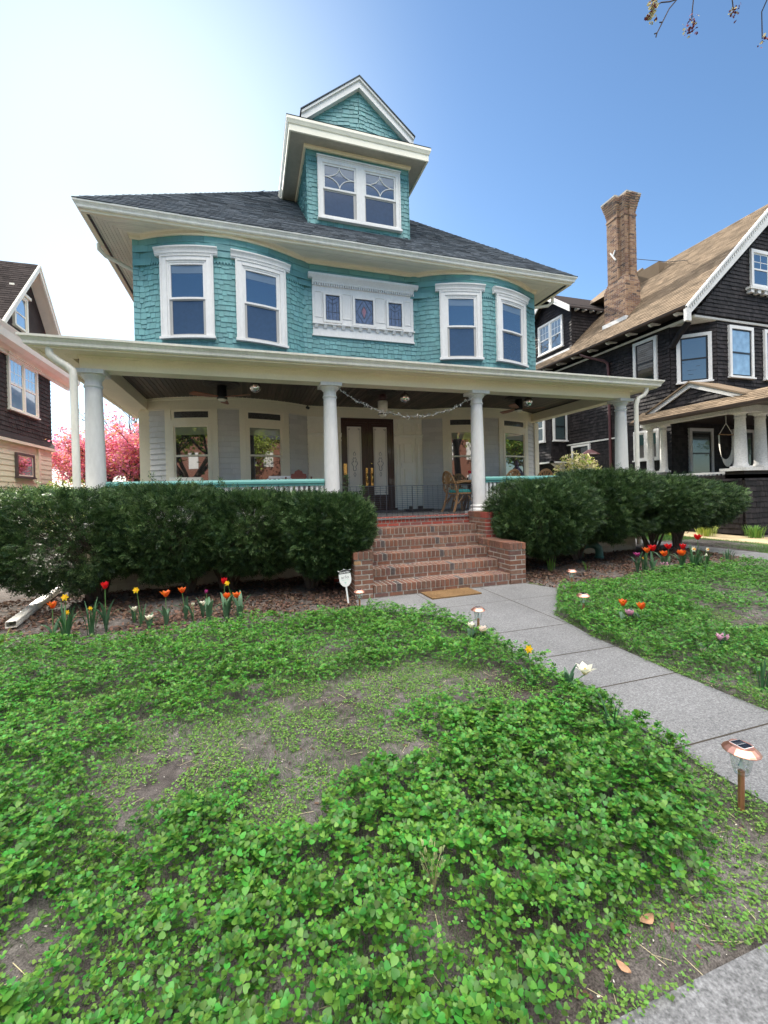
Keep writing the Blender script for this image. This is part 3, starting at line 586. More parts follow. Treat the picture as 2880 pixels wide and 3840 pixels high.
# ---- double door
mb=MB(); 
F_(2.23,2.29,1.03,3.34,-.02,.03);F_(3.55,3.61,1.03,3.34,-.02,.03);F_(2.29,3.55,3.24,3.34,-.02,.03); F_(2.2,3.64,1.0,1.06,-.02,.14)
mb.build('door_frame',MAHO,house)
for k,(a,b) in enumerate(((2.29,2.92),(2.925,3.55))):
    mb=MB(); ga,gb=((2.38,2.75),(3.06,3.43))[k]
    F_(a,ga,1.06,3.24,-.02,.015);F_(gb,b,1.06,3.24,-.02,.015);F_(ga,gb,3.13,3.24,-.02,.015);F_(ga,gb,1.06,1.40,-.02,.01)
    F_(ga-.02,ga,1.38,3.15,.015,.03);F_(gb,gb+.02,1.38,3.15,.015,.03);F_(ga-.02,gb+.02,3.13,3.15,.015,.03);F_(ga-.02,gb+.02,1.38,1.40,.015,.03);F_(ga-.03,gb+.03,3.19,3.205,.015,.035);F_(ga-.05,gb+.05,1.34,1.365,.01,.04)
    mb.tube([(ga+.0,Yw-.02,1.27),(ga+.08,Yw-.025,1.29),(ga+.16,Yw-.03,1.22),(ga+.24,Yw-.03,1.17),(ga+.33,Yw-.025,1.20),(ga+.36,Yw-.02,1.27),(ga+.30,Yw-.02,1.28),(ga+.29,Yw-.02,1.235)],.012,6)
    if k==1: F_(2.905,2.945,1.06,3.24,.015,.035)
    d=mb.build('door',MAHO,house)
    g=MB(); g.box(ga,gb,Yw-.008,Yw+.01,1.40,3.13)
    m_=(ga+gb)/2
    def curl(pts,r_=.005): g.tube([(m_+x_,Yw-.009,z_) for x_,z_ in pts],r_,4,1)
    for s_ in (-1,1):
        for o_ in (.025,.04): g.tube([(m_+s_*((gb-ga)/2-o_),Yw-.009,1.44),(m_+s_*((gb-ga)/2-o_),Yw-.009,3.09)],.002,4,1)
        for zz in (3.07,1.46): curl([(s_*(.185-.035),zz),(s_*.12,zz-.02),(s_*.10,zz+.01),(s_*.13,zz+.015)],.006)
        curl([(0,2.02),(s_*.03,2.03),(s_*.04,2.08),(s_*.025,2.12),(s_*.05,2.16),(s_*.075,2.2),(s_*.06,2.25),(s_*.03,2.24)],.007)
        curl([(s_*.02,2.24),(s_*.045,2.30),(s_*.02,2.36),(0,2.33)],.006); curl([(s_*.01,2.40),(s_*.035,2.44),(0,2.50)],.005); curl([(s_*.005,1.98),(s_*.03,1.93),(0,1.87)],.005)
    g.build('frosted_pane',[FROST,FROSTD],d)
    g=MB(); hx=(2.87,3.005)[k]
    g.box(hx-.028,hx+.028,Yw-.028,Yw-.014,1.64,2.09); g.tube([(hx,Yw-.03,1.96),(hx,Yw-.075,1.94),(hx,Yw-.085,1.85),(hx,Yw-.075,1.75),(hx,Yw-.03,1.71)],[.01,.012,.014,.012,.009],8); g.sphere((hx,Yw-.04,2.0),.014)
    g.build('door_handle',GOLD,d)
    if k==1: g=MB(); g.sphere((3.0,Yw-.03,2.2),.022); g.build('deadbolt',GOLD,d)
    else: g=MB(); g.box(2.275,2.36,Yw-.034,Yw-.018,1.93,2.2); g.box(2.29,2.345,Yw-.038,Yw-.033,1.95,2.18); g.build('mail_slot',GOLD,d)
mb=MB(); F_(3.765,3.805,2.09,2.22,.03,.055); F_(3.772,3.798,2.10,2.14,.055,.058,1); mb.build('doorbell',[BLACK,SIGNW],house)
mb=MB(); F_(1.36,1.44,3.56,3.62,.02,.06); mb.tube([(1.40,Yw-.06,3.56),(1.43,Yw-.14,3.53)],.032,10); mb.build('security_camera',BLACK,house)
# ================================================================ porch
PX0,PX1,PYc=-2.18,7.93,7.45
mb=MB(); x=PX0-.14
while x<PX1+.14:
    mb.box(x,x+.094,7.22,Y0+.02 if -2<x<7.8 else Y0+2.2,FLOOR-.03,FLOOR); x+=.1
mb.build('porch_floor',DKFLOOR,house)
for a,b,s0 in ((PX0-.11,1.2,PX0-.10),(4.32,PX1+.13,PX1)):
    mb=MB(); mb.box(a+.01,b-.01,7.27,7.37,.0,.90); mb.box(s0,s0+.11,7.37,Y0,0,.90); z=.0
    while z<.62:
        x=a-(.2 if int(z*10)%4 else 0)
        while x<b: mb.box(max(x,a),min(x+.40,b),7.255,7.275,z,z+.195); x+=.408
        z+=.203
    mb.build('foundation',BLOCK,house)
mb=MB(); mb.sweep([(PX0-.12,Y0),(PX0-.12,7.27),(1.2,7.27)],rect(0,.04,.84,.97)); mb.build('porch_skirt_board',WHITE,house); mb=MB(); mb.sweep([(4.32,7.27),(PX1+.14,7.27),(PX1+.14,Y0)],rect(0,.04,.84,.97)); mb.build('porch_skirt_board',WHITE,house)
# beam
bz0,bz1=3.385,3.60
mb=MB(); 
for (o0,o1,z0,z1) in ((-.27,0,bz0,bz1),(-.0,.02,3.555,3.60)):
    mb.sweep([(PX0-.135,12.7),(PX0-.135,PYc-.135),(PX1+.135,PYc-.135),(PX1+.135,12.7)],rect(o0,o1,z0,z1))
mb.build('porch_beam',CREAM,house)
GX0,GX1,GY0,GZ=-2.90,8.58,6.90,3.72
mb=MB(); gp=[(GX0+.12,12.7),(GX0+.12,GY0+.12),(GX1-.12,GY0+.12),(GX1-.12,12.7)]
mb.sweep(gp,GP(GZ)); mb.build('porch_gutter',ALU,house)
mb=MB(); mb.sweep(gp,[(-.36,3.585),(0,3.585),(0,3.60),(-.36,3.60)]); mb.sweep(gp,[(-.04,3.565),(.02,3.565),(.02,3.59),(-.04,3.59)]); mb.sweep(gp,[(-.36,3.545),(-.33,3.545),(-.28,3.585),(-.36,3.585)]); mb.build('porch_soffit',CREAM,house)
# porch roof
mb=MB(); rz=3.725; rs=.325
A=[(GX0+.02,GY0+.02,rz),(GX1-.02,GY0+.02,rz),(GX1-.02,12.7,rz),(GX0+.02,12.7,rz)]
tx=.66
B=[(XL+.02,10.44,rz+rs*3.52),(XR-.02,10.44,rz+rs*3.52),(XR-.02,12.7,rz+rs*3.52),(XL+.02,12.7,rz+rs*3.52)]
mb.add(A+B,[(0,1,5,4),(1,2,6,5),(3,0,4,7),(0,3,2,1),(2,3,7,6),(4,5,6,7)]); mb.build('porch_roof',ROOF,house)
# ceiling boards
mb=MB(); x=PX0+.13
while x<PX1-.13: mb.box(x,x+.074,PYc+.13,Y0+.05,CEIL-.012,CEIL+.004); x+=.083
mb.box(PX0,PX1,PYc,Y0+.05,CEIL+.006,CEIL+.03)
mb.build('porch_ceiling',DARKW,house)
def column_mb():
    m=MB(); m.box(-.20,.20,-.20,.20,0,.055); h=bz0-FLOOR
    m.lathe([(.185,.055),(.19,.075),(.185,.10),(.16,.115),(.155,.13),(.17,.14),(.172,.16),(.15,.175)],n=32)
    pr_=[(.137,.175)]+[(.137-.025*(t/10)**1.6,.175+(h-.43)*t/10) for t in range(1,11)]
    z=h-.255; pr_+=[(.112,z),(.125,z+.01),(.128,z+.025),(.122,z+.04),(.112,z+.045),(.111,h-.14),(.125,h-.125),(.15,h-.09),(.158,h-.07),(.155,h-.06)]
    m.lathe(pr_,n=32); m.box(-.185,.185,-.185,.185,h-.06,h-.002); return m
cols=[]
c0=column_mb().build('column',WHITE); c0.parent=house; c0.location=Vector((PX0,PYc,FLOOR+.001))-HC
for xx in (1.41,4.32,PX1):
    c=c0.copy(); COL.objects.link(c); c.parent=house; c.location=Vector((xx,PYc,FLOOR+.001))-HC
# railings
def railing(p,q):
    p,q=Vector(p),Vector(q); d=(q-p); Lr=d.length; a=math.atan2(d.y,d.x); m=MB(FR((p.x,p.y,0),a))
    m.prism([(0,-.055,1.655),(0,.055,1.655),(0,.055,1.69),(0,.03,1.725),(0,-.03,1.725),(0,-.055,1.69)],(Lr,0,0),0); m.box(0,Lr,-.035,.035,1.61,1.655,0); m.box(0,Lr,-.04,.04,1.09,1.14,1)
    n=int(Lr/.087)
    for i in range(n):
        x=(i+.5)*Lr/n; m.box(x-.021,x+.021,-.02,.02,1.14,1.61,1)
    m.build('railing',[TEALR,WHITE],house)
railing((PX0+.14,PYc),(1.41-.14,PYc)); railing((4.32+.14,PYc),(PX1-.14,PYc)); railing((PX0,PYc+.14),(PX0,Y0-.02)); railing((PX1,PYc+.14),(PX1,Y0-.02))
mb=MB(); mb.tube([(GX0+.32,GY0+.14,3.60),(GX0+.32,GY0+.15,3.50),(GX0+.40,GY0+.17,3.42),(-2.40,7.10,3.36),(-2.33,7.10,3.30),(-2.32,7.10,3.2),(-2.32,7.12,.25)],.052,8)
mb.build('porch_downspout',ALU,house)
mb=MB(); mb.tube([(GX1-.36,GY0+.14,3.60),(GX1-.36,GY0+.15,3.50),(GX1-.40,GY0+.17,3.42),(8.06,7.10,3.36),(8.02,7.10,3.28),(8.01,7.12,3.2),(8.01,7.12,.2)],.045,8); mb.build('porch_downspout',ALU,house)
# ================================================================ brick stoop
def brickrow(mb,x0,x1,yf,depth,z0,z1,L,m=0,off=0,g=.0165,axis='x',face=-1):
    """row of bricks along x (front at yf) ; axis y: along y with front face at x=yf"""
    p=x0-(L+g)*off
    while p<x1-.01:
        a,b=max(p,x0),min(p+L,x1); p+=L+g
        if b-a<.018: continue
        j=random.uniform(-.0018,.0018); 
        if axis=='x': mb.box(a,b,yf+j,yf+depth,z0,z1,m)
        elif face<0: mb.box(yf+j,yf+depth,a,b,z0,z1,m)
        else: mb.box(yf-depth,yf+j,a,b,z0,z1,m)
stoop=thing('brick_steps','red brick front steps with low brick side piers leading up to the porch','steps',(2.8,6.4,0))
RZ=1.0/6*1.01; T=.314; YS=5.68
for i in range(6):
    x0,x1=((1.62,3.80) if i<3 else (1.70,3.97)) if i<5 else (1.55,4.13)
    y=YS+T*i; zt=RZ*(i+1) if i<5 else 1.012; mb=MB(); ye=y+T+.35 if i<5 else 7.30
    mb.box(x0+.002,x1-.002,y+.000,ye,zt-RZ-.02,zt-.0035,1)
    top=0 if i<5 else 2
    brickrow(mb,x0,x1,y-.010,.205,zt-.096,zt+.0,.058,top,off=random.random())
    if i<5: brickrow(mb,x0,x1,y+.210,.10,zt-.096,zt-.001,.058,0,off=random.random())
    brickrow(mb,x0,x1,y-.004,.05,zt-RZ+.010,zt-.112,.198,top,off=random.random())
    mb.build('step',[BRICK,MORT,BRICKR],stoop)
def pier(x0,x1,y0,y1,z0,z1,cap=2,top=0):
    mb=MB(); mb.box(x0+.004,x1-.004,y0+.004,y1-.004,z0,z1-.008,1); hc=.1; z=z0+.004; k=0; Lb=.198
    n=max(1,round((z1-hc-.01-z0)/.0705)); ch=(z1-hc-.01-z0)/n
    for k in range(n):
        z=z0+ch*k+.004; ze=z+ch-.0165
        brickrow(mb,x0,x1,y0,.05,z,ze,Lb,top,off=.5*(k%2)); brickrow(mb,y0+.055,y1,x0,.05,z,ze,Lb,0,off=.5*((k+1)%2),axis='y'); brickrow(mb,y0+.055,y1,x1,.05,z,ze,Lb,0,off=.5*((k+1)%2),axis='y',face=1)
    brickrow(mb,x0-.012,x1+.012,y0-.012,.2,z1-hc,z1,.058,top)
    brickrow(mb,y0+.20,y1,x0-.012,x1-x0+.024,z1-hc,z1,.058,0,axis='y')
    mb.build('pier',[BRICK,MORT,BRICKR],stoop)
pier(3.805,4.08,5.66,6.60,0,.63); pier(1.355,1.615,5.68,6.60,0,.65); pier(3.98,4.33,6.615,7.24,0,1.065,top=2); pier(1.25,1.69,6.615,7.24,0,1.065,top=2)
# door mat
mb=MB(FR((2.325,5.28,.002),R(1.5))); n=1
mb.box(0,.76,0,.40,0,.018); 
mat_=mb.build('door_mat',COIR); tag(mat_,'brown coir door mat with a dark smudge at the foot of the brick steps','door mat')
# ================================================================ things on the porch
def fan(x,y,lab,rot):
    t=thing('ceiling_fan',lab,'ceiling fan',(x,y,CEIL-.012),'ceiling fans under the porch roof')
    m=MB(); m.lathe([(.0,0),(.34,0),(.34,-.02),(.30,-.035),(.27,-.02),(.24,-.04),(.20,-.05),(.17,-.03),(.14,-.045),(.12,-.045),(0,-.045)][::-1],(x,y,CEIL-.012),36); m.build('ceiling_medallion',MEDAL,t)
    m=MB(); m.lathe([(.02,-.045),(.085,-.045),(.088,-.22),(.095,-.25),(.095,-.29),(.03,-.30)][::-1],(x,y,CEIL-.012),24); m.build('motor_housing',BLACK,t)
    m=MB(); m.lathe([(0,-.335),(.05,-.33),(.078,-.31),(.08,-.295)],(x,y,CEIL-.012),24); m.build('lamp_lens',LAMPG,t)
    for k in range(3):
        a=rot+k*2*math.pi/3; m=MB(Matrix.Translation((x,y,CEIL-.27))@Matrix.Rotation(a,4,'Z')@Matrix.Rotation(R(11),4,'X'))
        P=[(.06,-.03),(.14,-.04),(.28,-.075),(.50,-.085),(.585,-.07),(.60,-.03),(.56,.075),(.30,.06),(.14,.04),(.06,.03)]
        m.prism([(a_,b_,0) for a_,b_ in P],(0,0,.01)); m.build('blade',FANB,t)
fan(-.43,8.70,'dark ceiling fan with red-brown blades over the left end of the porch',R(-32)); fan(6.12,8.62,'dark ceiling fan behind the rightmost mirror ball at the right end of the porch',R(-20))
pl=thing('pendant_light','white drum shaped ceiling lamp under a round medallion in front of the double door','ceiling lamp',(2.80,8.75,CEIL-.012))
m=MB(); m.lathe([(.0,0),(.33,0),(.33,-.02),(.29,-.035),(.26,-.02),(.22,-.045),(.16,-.03),(.12,-.05),(0,-.05)][::-1],(2.80,8.75,CEIL-.012),36); m.build('ceiling_medallion',MEDAL,pl)
m=MB(); m.lathe([(.03,-.19),(.075,-.185),(.08,-.05),(.02,-.05)],(2.80,8.75,CEIL-.012),20); m.build('canopy',RDPIPE,pl)
m=MB(); m.lathe([(0,-.54),(.05,-.53),(.085,-.505),(.10,-.47),(.108,-.30),(.108,-.19),(.02,-.18)],(2.80,8.75,CEIL-.012),28); m.build('lamp_shade',LAMPG,pl)
m=MB(); m.lathe([(.096,-.478),(.105,-.478),(.107,-.46),(.098,-.46)],(2.80,8.75,CEIL-.012),28); m.build('shade_band',BLACK,pl)
def ball(x,y,z,lab):
    t=thing('mirror_ball',lab,'mirror ball',(x,y,z),'mirror balls under the porch ceiling'); r_=.10
    m=MB(); k=14
    for i in range(k):
        p0,p1=math.pi*i/k,math.pi*(i+1)/k; n=max(4,int(26*math.sin((p0+p1)/2)))
        for j in range(n):
            a0,a1=2*math.pi*j/n,2*math.pi*(j+.93)/n; q=[]
            for (p_,a_) in ((p0+.01,a0),(p1-.01,a0),(p1-.01,a1),(p0+.01,a1)): q.append((x+r_*math.sin(p_)*math.cos(a_),y+r_*math.sin(p_)*math.sin(a_),z+r_*math.cos(p_)))
            m.add(q,[(0,1,2,3)])
    m.sphere((x,y,z),r_*.975,1); m.build('mirror_sphere',[MIRR,M('ball_core',(.1,.1,.1),.5)],t)
    m=MB(); m.tube([(x,y,z+r_-.01),(x,y,CEIL-.01)],.004,5); m.lathe([(.02,0),(.02,.02),(.0,.025)],(x,y,z+r_-.01),10); m.build('hanging_cord',BLACK,t)
ball(.165,7.86,3.375,'mirror ball hanging beside the left ceiling fan'); ball(2.985,7.88,3.31,'mirror ball hanging above the garland, right of the drum lamp'); ball(5.85,7.90,3.355,'mirror ball hanging in front of the right ceiling fan')
# garland
m=MB(); A=Vector((1.52,7.33,3.29)); B=Vector((4.22,7.33,3.285)); pts=[]
for i in range(61):
    t=i/60; p=A.lerp(B,t); sag=.44*(1-((2*t-1)**2)); wob=.012*math.sin(t*37)+.01*math.sin(t*91); pts.append(Vector((p.x,p.y+wob,p.z-sag+wob)))
m.tube(pts,.0035,4)
for i in range(1,60):
    for k in range(4):
        p=pts[i].lerp(pts[i+1],random.random()); a=random.uniform(0,6.28); d=(Vector((1,0,0))*random.choice((-1,1))*random.uniform(.3,1)+Vector((0,math.cos(a),math.sin(a)))).normalized(); l=random.uniform(.04,.085); s_=d.cross(Vector((0,0,1))).normalized()*.011
        m.add([p,p+d*l*.5+s_,p+d*l,p+d*l*.5-s_],[(0,1,2,3)])
tag(m.build('garland',GARL),'silver leaf garland strung in a swag between the two middle porch columns','garland')
# exercise pen fence
pen=thing('wire_fence','low folding wire pen fence standing across the top of the brick steps','fence',(2.85,7.36,1.0))
for a,b in (((1.62,7.42),(2.38,7.36)),((2.385,7.36),(2.915,7.44)),((2.92,7.44),(4.13,7.36))):
    m=MB(); a=Vector((*a,0)); b=Vector((*b,0)); Lp=(b-a).length; n=round(Lp/.105)
    for i in range(n+1):
        p=a.lerp(b,i/n); m.tube([(p.x,p.y,1.004),(p.x,p.y,1.575)],.0032 if 0<i<n else .005,4)
    z=1.03
    k=0
    while z<1.575: m.tube([(a.x,a.y,z),(b.x,b.y,z)],.0022,4); z+=.036
    m.tube([(a.x,a.y,1.575),(b.x,b.y,1.575)],.004,4)
    m.build('wire_panel',WIRE,pen)
m=MB(); m.box(3.45,4.08,9.05,9.35,1.03,1.06); m.box(3.52,3.58,9.1,9.2,1.06,1.13); m.box(3.74,3.83,9.1,9.2,1.06,1.13); m.box(3.48,4.05,9.1,9.3,1.0,1.03)
m.tube([(3.45,9.2,1.02),(3.3,9.15,1.008),(3.1,9.25,1.008),(2.7,9.2,1.008)],.008,5)
tag(m.build('floor_box',BLACK),'flat black box with a cord lying on the porch floor behind the wire fence','box')
# rattan chairs
def rchair():
    t=thing('rattan_chair','x','chair',(0,0,0),'rattan chairs round the porch table')
    # faces +y (away from back at y=-.22)
    m=MB(); m.lathe([(0,.415),(.215,.415),(.23,.43),(.23,.46),(.21,.485),(0,.49)],(0,0,0),24); m.build('seat_cushion',CUSH,t)
    m=MB(); m.lathe([(.20,.375),(.24,.375),(.245,.40),(.24,.415),(0,.415)],(0,0,0),24); m.build('seat_frame',RATT,t)
    # back hoop
    m=MB(); hoop=[]
    for i in range(17):
        a=math.pi*i/16; hoop.append((-.235*math.cos(a),-.23-.10*max(0,math.sin(a))-.02,.46+.42*math.sin(a)**.8))
    for o_ in (0,.028): m.tube([(x*(1-o_*2.5),y+.01*(o_>0),z-o_) for x,y,z in hoop],.0145,7)
    c_=(0,-.29,.56)
    for k in range(-3,4):
        a=math.pi/2+k*.36; q=(-.2*math.cos(a)*1.0,-.33,.46+.40*math.sin(a)**.8)
        for o_ in (-.012,.012): m.tube([(c_[0]+o_,c_[1],c_[2]),((c_[0]+q[0])/2+o_,-.32,(c_[2]+q[2])/2),(q[0]+o_,q[1],q[2])],.009,5)
    m.tube([(-.2,-.25,.47),(0,-.28,.56),(.2,-.25,.47)],.012,6)
    m.build('backrest',RATT,t)
    for s_ in (-1,1):
        m=MB(); 
        for o_ in (0,.026): m.tube([(s_*.235,-.25,.62+o_),(s_*.30,-.08,.645+o_),(s_*.31,.12,.64+o_),(s_*.28,.22,.60+o_),(s_*.24,.23,.42)],.013,7)
        m.build('armrest',RATT,t)
    for sx,sy in ((-1,-1),(1,-1),(-1,1),(1,1)):
        m=MB()
        for o_ in (0,.03):
            if sy<0: m.tube([(sx*(.20+o_*.3),-.20-o_,.62 if o_==0 else .46),(sx*.20,-.19-o_,.38),(sx*.21,-.24-o_,.18),(sx*.225,-.31-o_,0)],.0145,7)
            else: m.tube([(sx*(.20-o_),.20,.40),(sx*(.215-o_*.2),.215-o_*.5,.2),(sx*(.225-o_*.2),.23-o_*.5,0)],.0145,7)
        m.tube([(sx*.2,sy*.2,.20),(sx*.06,sy*.19,.36)],.010,6); m.tube([(sx*.21,sy*.2,.18),(sx*.2,sy*.06,.36)],.010,6)
        m.build('leg',RATT,t)
    m=MB(); m.tube([(-.21,.21,.20),(0,.215,.35),(.21,.21,.20)],.012,6); m.tube([(-.215,-.25,.2),(0,-.22,.35),(.215,-.25,.2)],.012,6); m.build('arched_stretcher',RATT,t)
    return t
rc=rchair(); rc.location=(4.42,8.42,1.0); rc.rotation_euler=(0,0,R(-82)); rc['label']='rattan armchair with a teal seat cushion seen from the side, left of the porch table'
copy_tree(rc,(5.05,9.35,1.0),R(178),'rattan chair on the far side of the porch table, behind the spray bottle')
copy_tree(rc,(5.62,8.52,1.02),R(6),'rattan chair back showing above the teal railing, nearer the column'); copy_tree(rc,(6.52,8.52,1.02),R(-4),'rattan chair back showing above the teal railing, the one farther right')
tb=thing('porch_table','round brown wooden table on the porch behind the third column','table',(4.98,8.62,1.0))
m=MB(); m.lathe([(0,.60),(.36,.60),(.40,.62),(.52,.625),(.54,.645),(.52,.668),(0,.67)],(4.98,8.62,1.0),36); m.build('tabletop',TABLEM,tb)
for k in range(4):
    a=R(45+90*k); m=MB()
    for o_ in (0,.035): m.tube([(4.98+(.16+o_)*math.cos(a),8.62+(.16+o_)*math.sin(a),1.60),(4.98+(.22+o_)*math.cos(a),8.62+(.22+o_)*math.sin(a),1.35),(4.98+(.34+o_)*math.cos(a),8.62+(.34+o_)*math.sin(a),1.0)],.018,8)
    m.build('leg',TABLEM,tb)
sb=thing('spray_bottle','clear spray bottle with a red trigger head standing on the porch table','bottle',(4.76,8.55,1.671))
m=MB(); m.lathe([(.0,0),(.038,0),(.042,.01),(.042,.11),(.03,.14),(.015,.155),(.014,.175),(0,.175)],(4.76,8.55,1.671),18); m.build('bottle_body',M('bottle_plastic',(.75,.72,.74),.3),sb)
m=MB(); m.lathe([(.0425,.03),(.0432,.03),(.0432,.08),(.0425,.08)],(4.76,8.55,1.671),18); m.build('bottle_label',SIGNW,sb)
m=MB(); m.lathe([(.017,.165),(.019,.17),(.019,.195),(.01,.20)],(4.76,8.55,1.671),12); m.box(4.71,4.785,8.538,8.562,1.865,1.90); m.box(4.715,4.73,8.543,8.557,1.83,1.87); m.build('trigger_head',TUL['red'],sb)
# statue on a stand in front of the right window
st=thing('seated_statue','purple-brown seated figurine statue in front of the far right porch window','statue',(6.68,9.55,1.0))
m=MB(); m.box(6.50,6.86,9.42,9.68,1.74,1.78); m.lathe([(.13,0),(.13,.04),(.05,.08),(.04,.66),(.12,.74)],(6.68,9.55,1.0),16); m.build('stand',DARKW,st)
m=MB(); m.sphere((6.68,9.55,1.84),.11,0,sc=(1.35,1,.55)); m.tube([(6.68,9.56,1.84),(6.68,9.56,1.95),(6.68,9.56,2.02),(6.68,9.56,2.06)],[.085,.075,.07,.03],14); m.sphere((6.68,9.55,2.095),.045,0,sc=(.9,.95,1.15)); m.lathe([(.045,0),(.03,.05),(.012,.08),(0,.10)],(6.68,9.55,2.12),12)
for s_ in (-1,1): m.tube([(6.68+s_*.07,9.56,2.0),(6.68+s_*.12,9.53,1.92),(6.68+s_*.10,9.46,1.87),(6.68+s_*.02,9.44,1.87)],[.028,.025,.02,.018],8); m.tube([(6.68+s_*.03,9.55,1.82),(6.68+s_*.15,9.50,1.82),(6.68+s_*.02,9.43,1.81)],[.05,.045,.03],8)
m.build('figure',STATUE,st)
# rocking chair, white bench, white box
rk=thing('rocking_chair','dark red wooden rocking chair with a rounded crest, beside the second column','chair',(.92,8.35,1.0))
m=MB(); P=[(-.25,.84),(-.22,.90),(-.13,.91),(-.11,.95),(0,.985),(.11,.95),(.13,.91),(.22,.90),(.25,.84),(.2,.80),(-.2,.80)]
m.prism([(.92+a*.62,8.22,1+b-.05) for a,b in P],(0,.025,0)); m.build('crest_rail',REDW,rk)
m=MB(); 
for k in range(6): x=.92-.12+k*.048; m.box(x-.012,x+.012,8.225,8.24,1.42,1.78)
m.build('backrest_slats',REDW,rk); m=MB(); m.box(.66,1.18,8.22,8.68,1.38,1.42); m.build('seat',REDW,rk)
for s_ in (-1,1):
    x=.92+s_*.24; m=MB(); m.tube([(x,8.05,1.07),(x,8.25,1.02),(x,8.5,1.01),(x,8.75,1.05)],.018,6); m.build('rocker',REDW,rk)
    m=MB(); m.tube([(x,8.24,1.03),(x,8.23,1.80)],.017,6); m.tube([(x,8.62,1.03),(x,8.62,1.62)],.017,6); m.box(x-.03,x+.03,8.2,8.68,1.61,1.635); m.build('armrest',REDW,rk)
wb=thing('white_bench','white slatted bench back showing above the railing, left of the red rocking chair','bench',(.30,8.6,1.0))
m=MB(); 
m.box(.38,.82,8.50,8.53,1.78,1.83); m.box(-.1,.82,8.50,8.53,1.50,1.54)
for k in range(11): x=-.06+k*.085; m.box(x-.02,x+.02,8.505,8.525,1.40,1.54 if k<5 else 1.78)
m.build('backrest',WHITE,wb); m=MB(); m.box(-.1,.82,8.53,8.95,1.38,1.41); m.build('seat',WHITE,wb)
for x in (-.08,.80):
    for y in (8.53,8.92): m=MB(); m.box(x-.02,x+.02,y-.02,y+.02,1.0,1.38); m.build('leg',WHITE,wb)
bx=thing('storage_box','white storage box just above the railing by the far left porch window','box',(-1.06,8.55,1.0))
m=MB(); m.box(-1.31,-.83,8.40,8.75,1.0,1.76); m.build('box_body',WHITE,bx); m=MB(); m.box(-1.33,-.81,8.38,8.77,1.76,1.82); m.build('lid',CREAM2,bx)
# ================================================================ ground
def vnoise(x,y,seed=0):
    xi=np.floor(x).astype(np.int64); yi=np.floor(y).astype(np.int64); xf=x-xi; yf=y-yi
    def h(a,b):
        n=(a*374761393+b*668265263+seed*1442695041)&0xffffffff; n=((n^(n>>13))*1274126177)&0xffffffff; return ((n^(n>>16))&0xffff)/65535.
    u=xf*xf*(3-2*xf); v=yf*yf*(3-2*yf)
    return (h(xi,yi)*(1-u)+h(xi+1,yi)*u)*(1-v)+(h(xi,yi+1)*(1-u)+h(xi+1,yi+1)*u)*v
def fbm(x,y,o=4,seed=0):
    a=0;s_=0;k=1.
    for i in range(o): a=a+vnoise(x*2**i,y*2**i,seed+i)*k; s_+=k; k*=.55
    return a/s_
def inpoly(x,y,P):
    r_=np.zeros(x.shape,bool); n=len(P)
    for i in range(n):
        x1,y1=P[i];x2,y2=P[(i+1)%n]
        c=((y1>y)!=(y2>y))&(x<(x2-x1)*(y-y1)/((y2-y1) if abs(y2-y1)>1e-9 else 1e-9)+x1); r_^=c
    return r_
WALK=[(2.22,.92),(3.14,.92),(3.14,2.5),(3.18,3.4),(3.33,4.08),(4.27,5.15),(4.04,5.66),(1.36,5.68),(1.28,5.22),(1.98,4.67),(2.22,4.2)]
PATH2=[(9.35,.92),(10.25,.92),(10.25,14),(9.35,14)]
def bedY(x):                                                # lawn / flower bed boundary
    return np.where(x<1.7,5.12-.03*(x+1)+.10*np.sin(x*1.7)+np.where(x<-1.6,(-1.6-x)*.10,0),5.12+.09*(x-4.3)+.06*np.sin(x*2.1))
def groundz(x,y):
    z=-.012+.018*(fbm(x*3,y*3,3,5)-.5)
    bed=np.clip((y-bedY(x))/2.2,0,1); z=z+.085*bed*(y<7.6)+np.where(y>=7.6,.06,0)
    z=np.where(inpoly(x,y,WALK)|inpoly(x,y,PATH2)|((y<.93)&(y>-3.2)),-.05,z)
    for (cx_,cy_,rx,ry,hh) in ((-2.9,6.3,1.3,.8,.03),): z=z+hh*np.exp(-((x-cx_)/rx)**2-((y-cy_)/ry)**2)
    return z
gx=np.concatenate([np.array([-400,-150,-60,-25,-12,-8]),np.arange(-6,11.01,.06),np.array([12,14,18,30,60,150,400])])
gy=np.concatenate([np.array([-400,-120,-40,-15,-7,-3.3,-3.1]),np.arange(-.6,8.01,.06),np.array([9,11,14,18,25,50,120,400])])
GXm,GYm=np.meshgrid(gx,gy); GZm=groundz(GXm,GYm); far=(np.abs(GXm)>11)|(GYm>8.2)|(GYm<-3); GZm=np.where(far,-.02,GZm); GZm=np.where((GYm<-2.9)&(GYm>-16),-.2,GZm)
Vg=np.stack([GXm,GYm,GZm],-1).reshape(-1,3); ny,nx=GXm.shape; ii=np.arange(ny*nx).reshape(ny,nx)
Fg=np.stack([ii[:-1,:-1],ii[:-1,1:],ii[1:,1:],ii[1:,:-1]],-1).reshape(-1)
g=npmesh('ground',(Vg,Fg),4,SOIL,smooth=True); g['kind']='structure'
def slab(name,poly,z0,z1,joints=(),m=CONC,cuts=None):
    mb=MB(); mb.prism([(x,y,z0) for x,y in poly],(0,0,z1-z0)); 
    for (x0,y0,x1,y1,w_) in joints:
        d=Vector((x1-x0,y1-y0,0)).normalized(); n_=Vector((-d.y,d.x,0))*w_/2; a=Vector((x0,y0,z1+.0015)); b=Vector((x1,y1,z1+.0015)); mb.add([a-n_,b-n_,b+n_,a+n_],[(0,1,2,3)],1)
    o=mb.build(name,[m,JOINT]); o['kind']='structure'; return o
J=.011
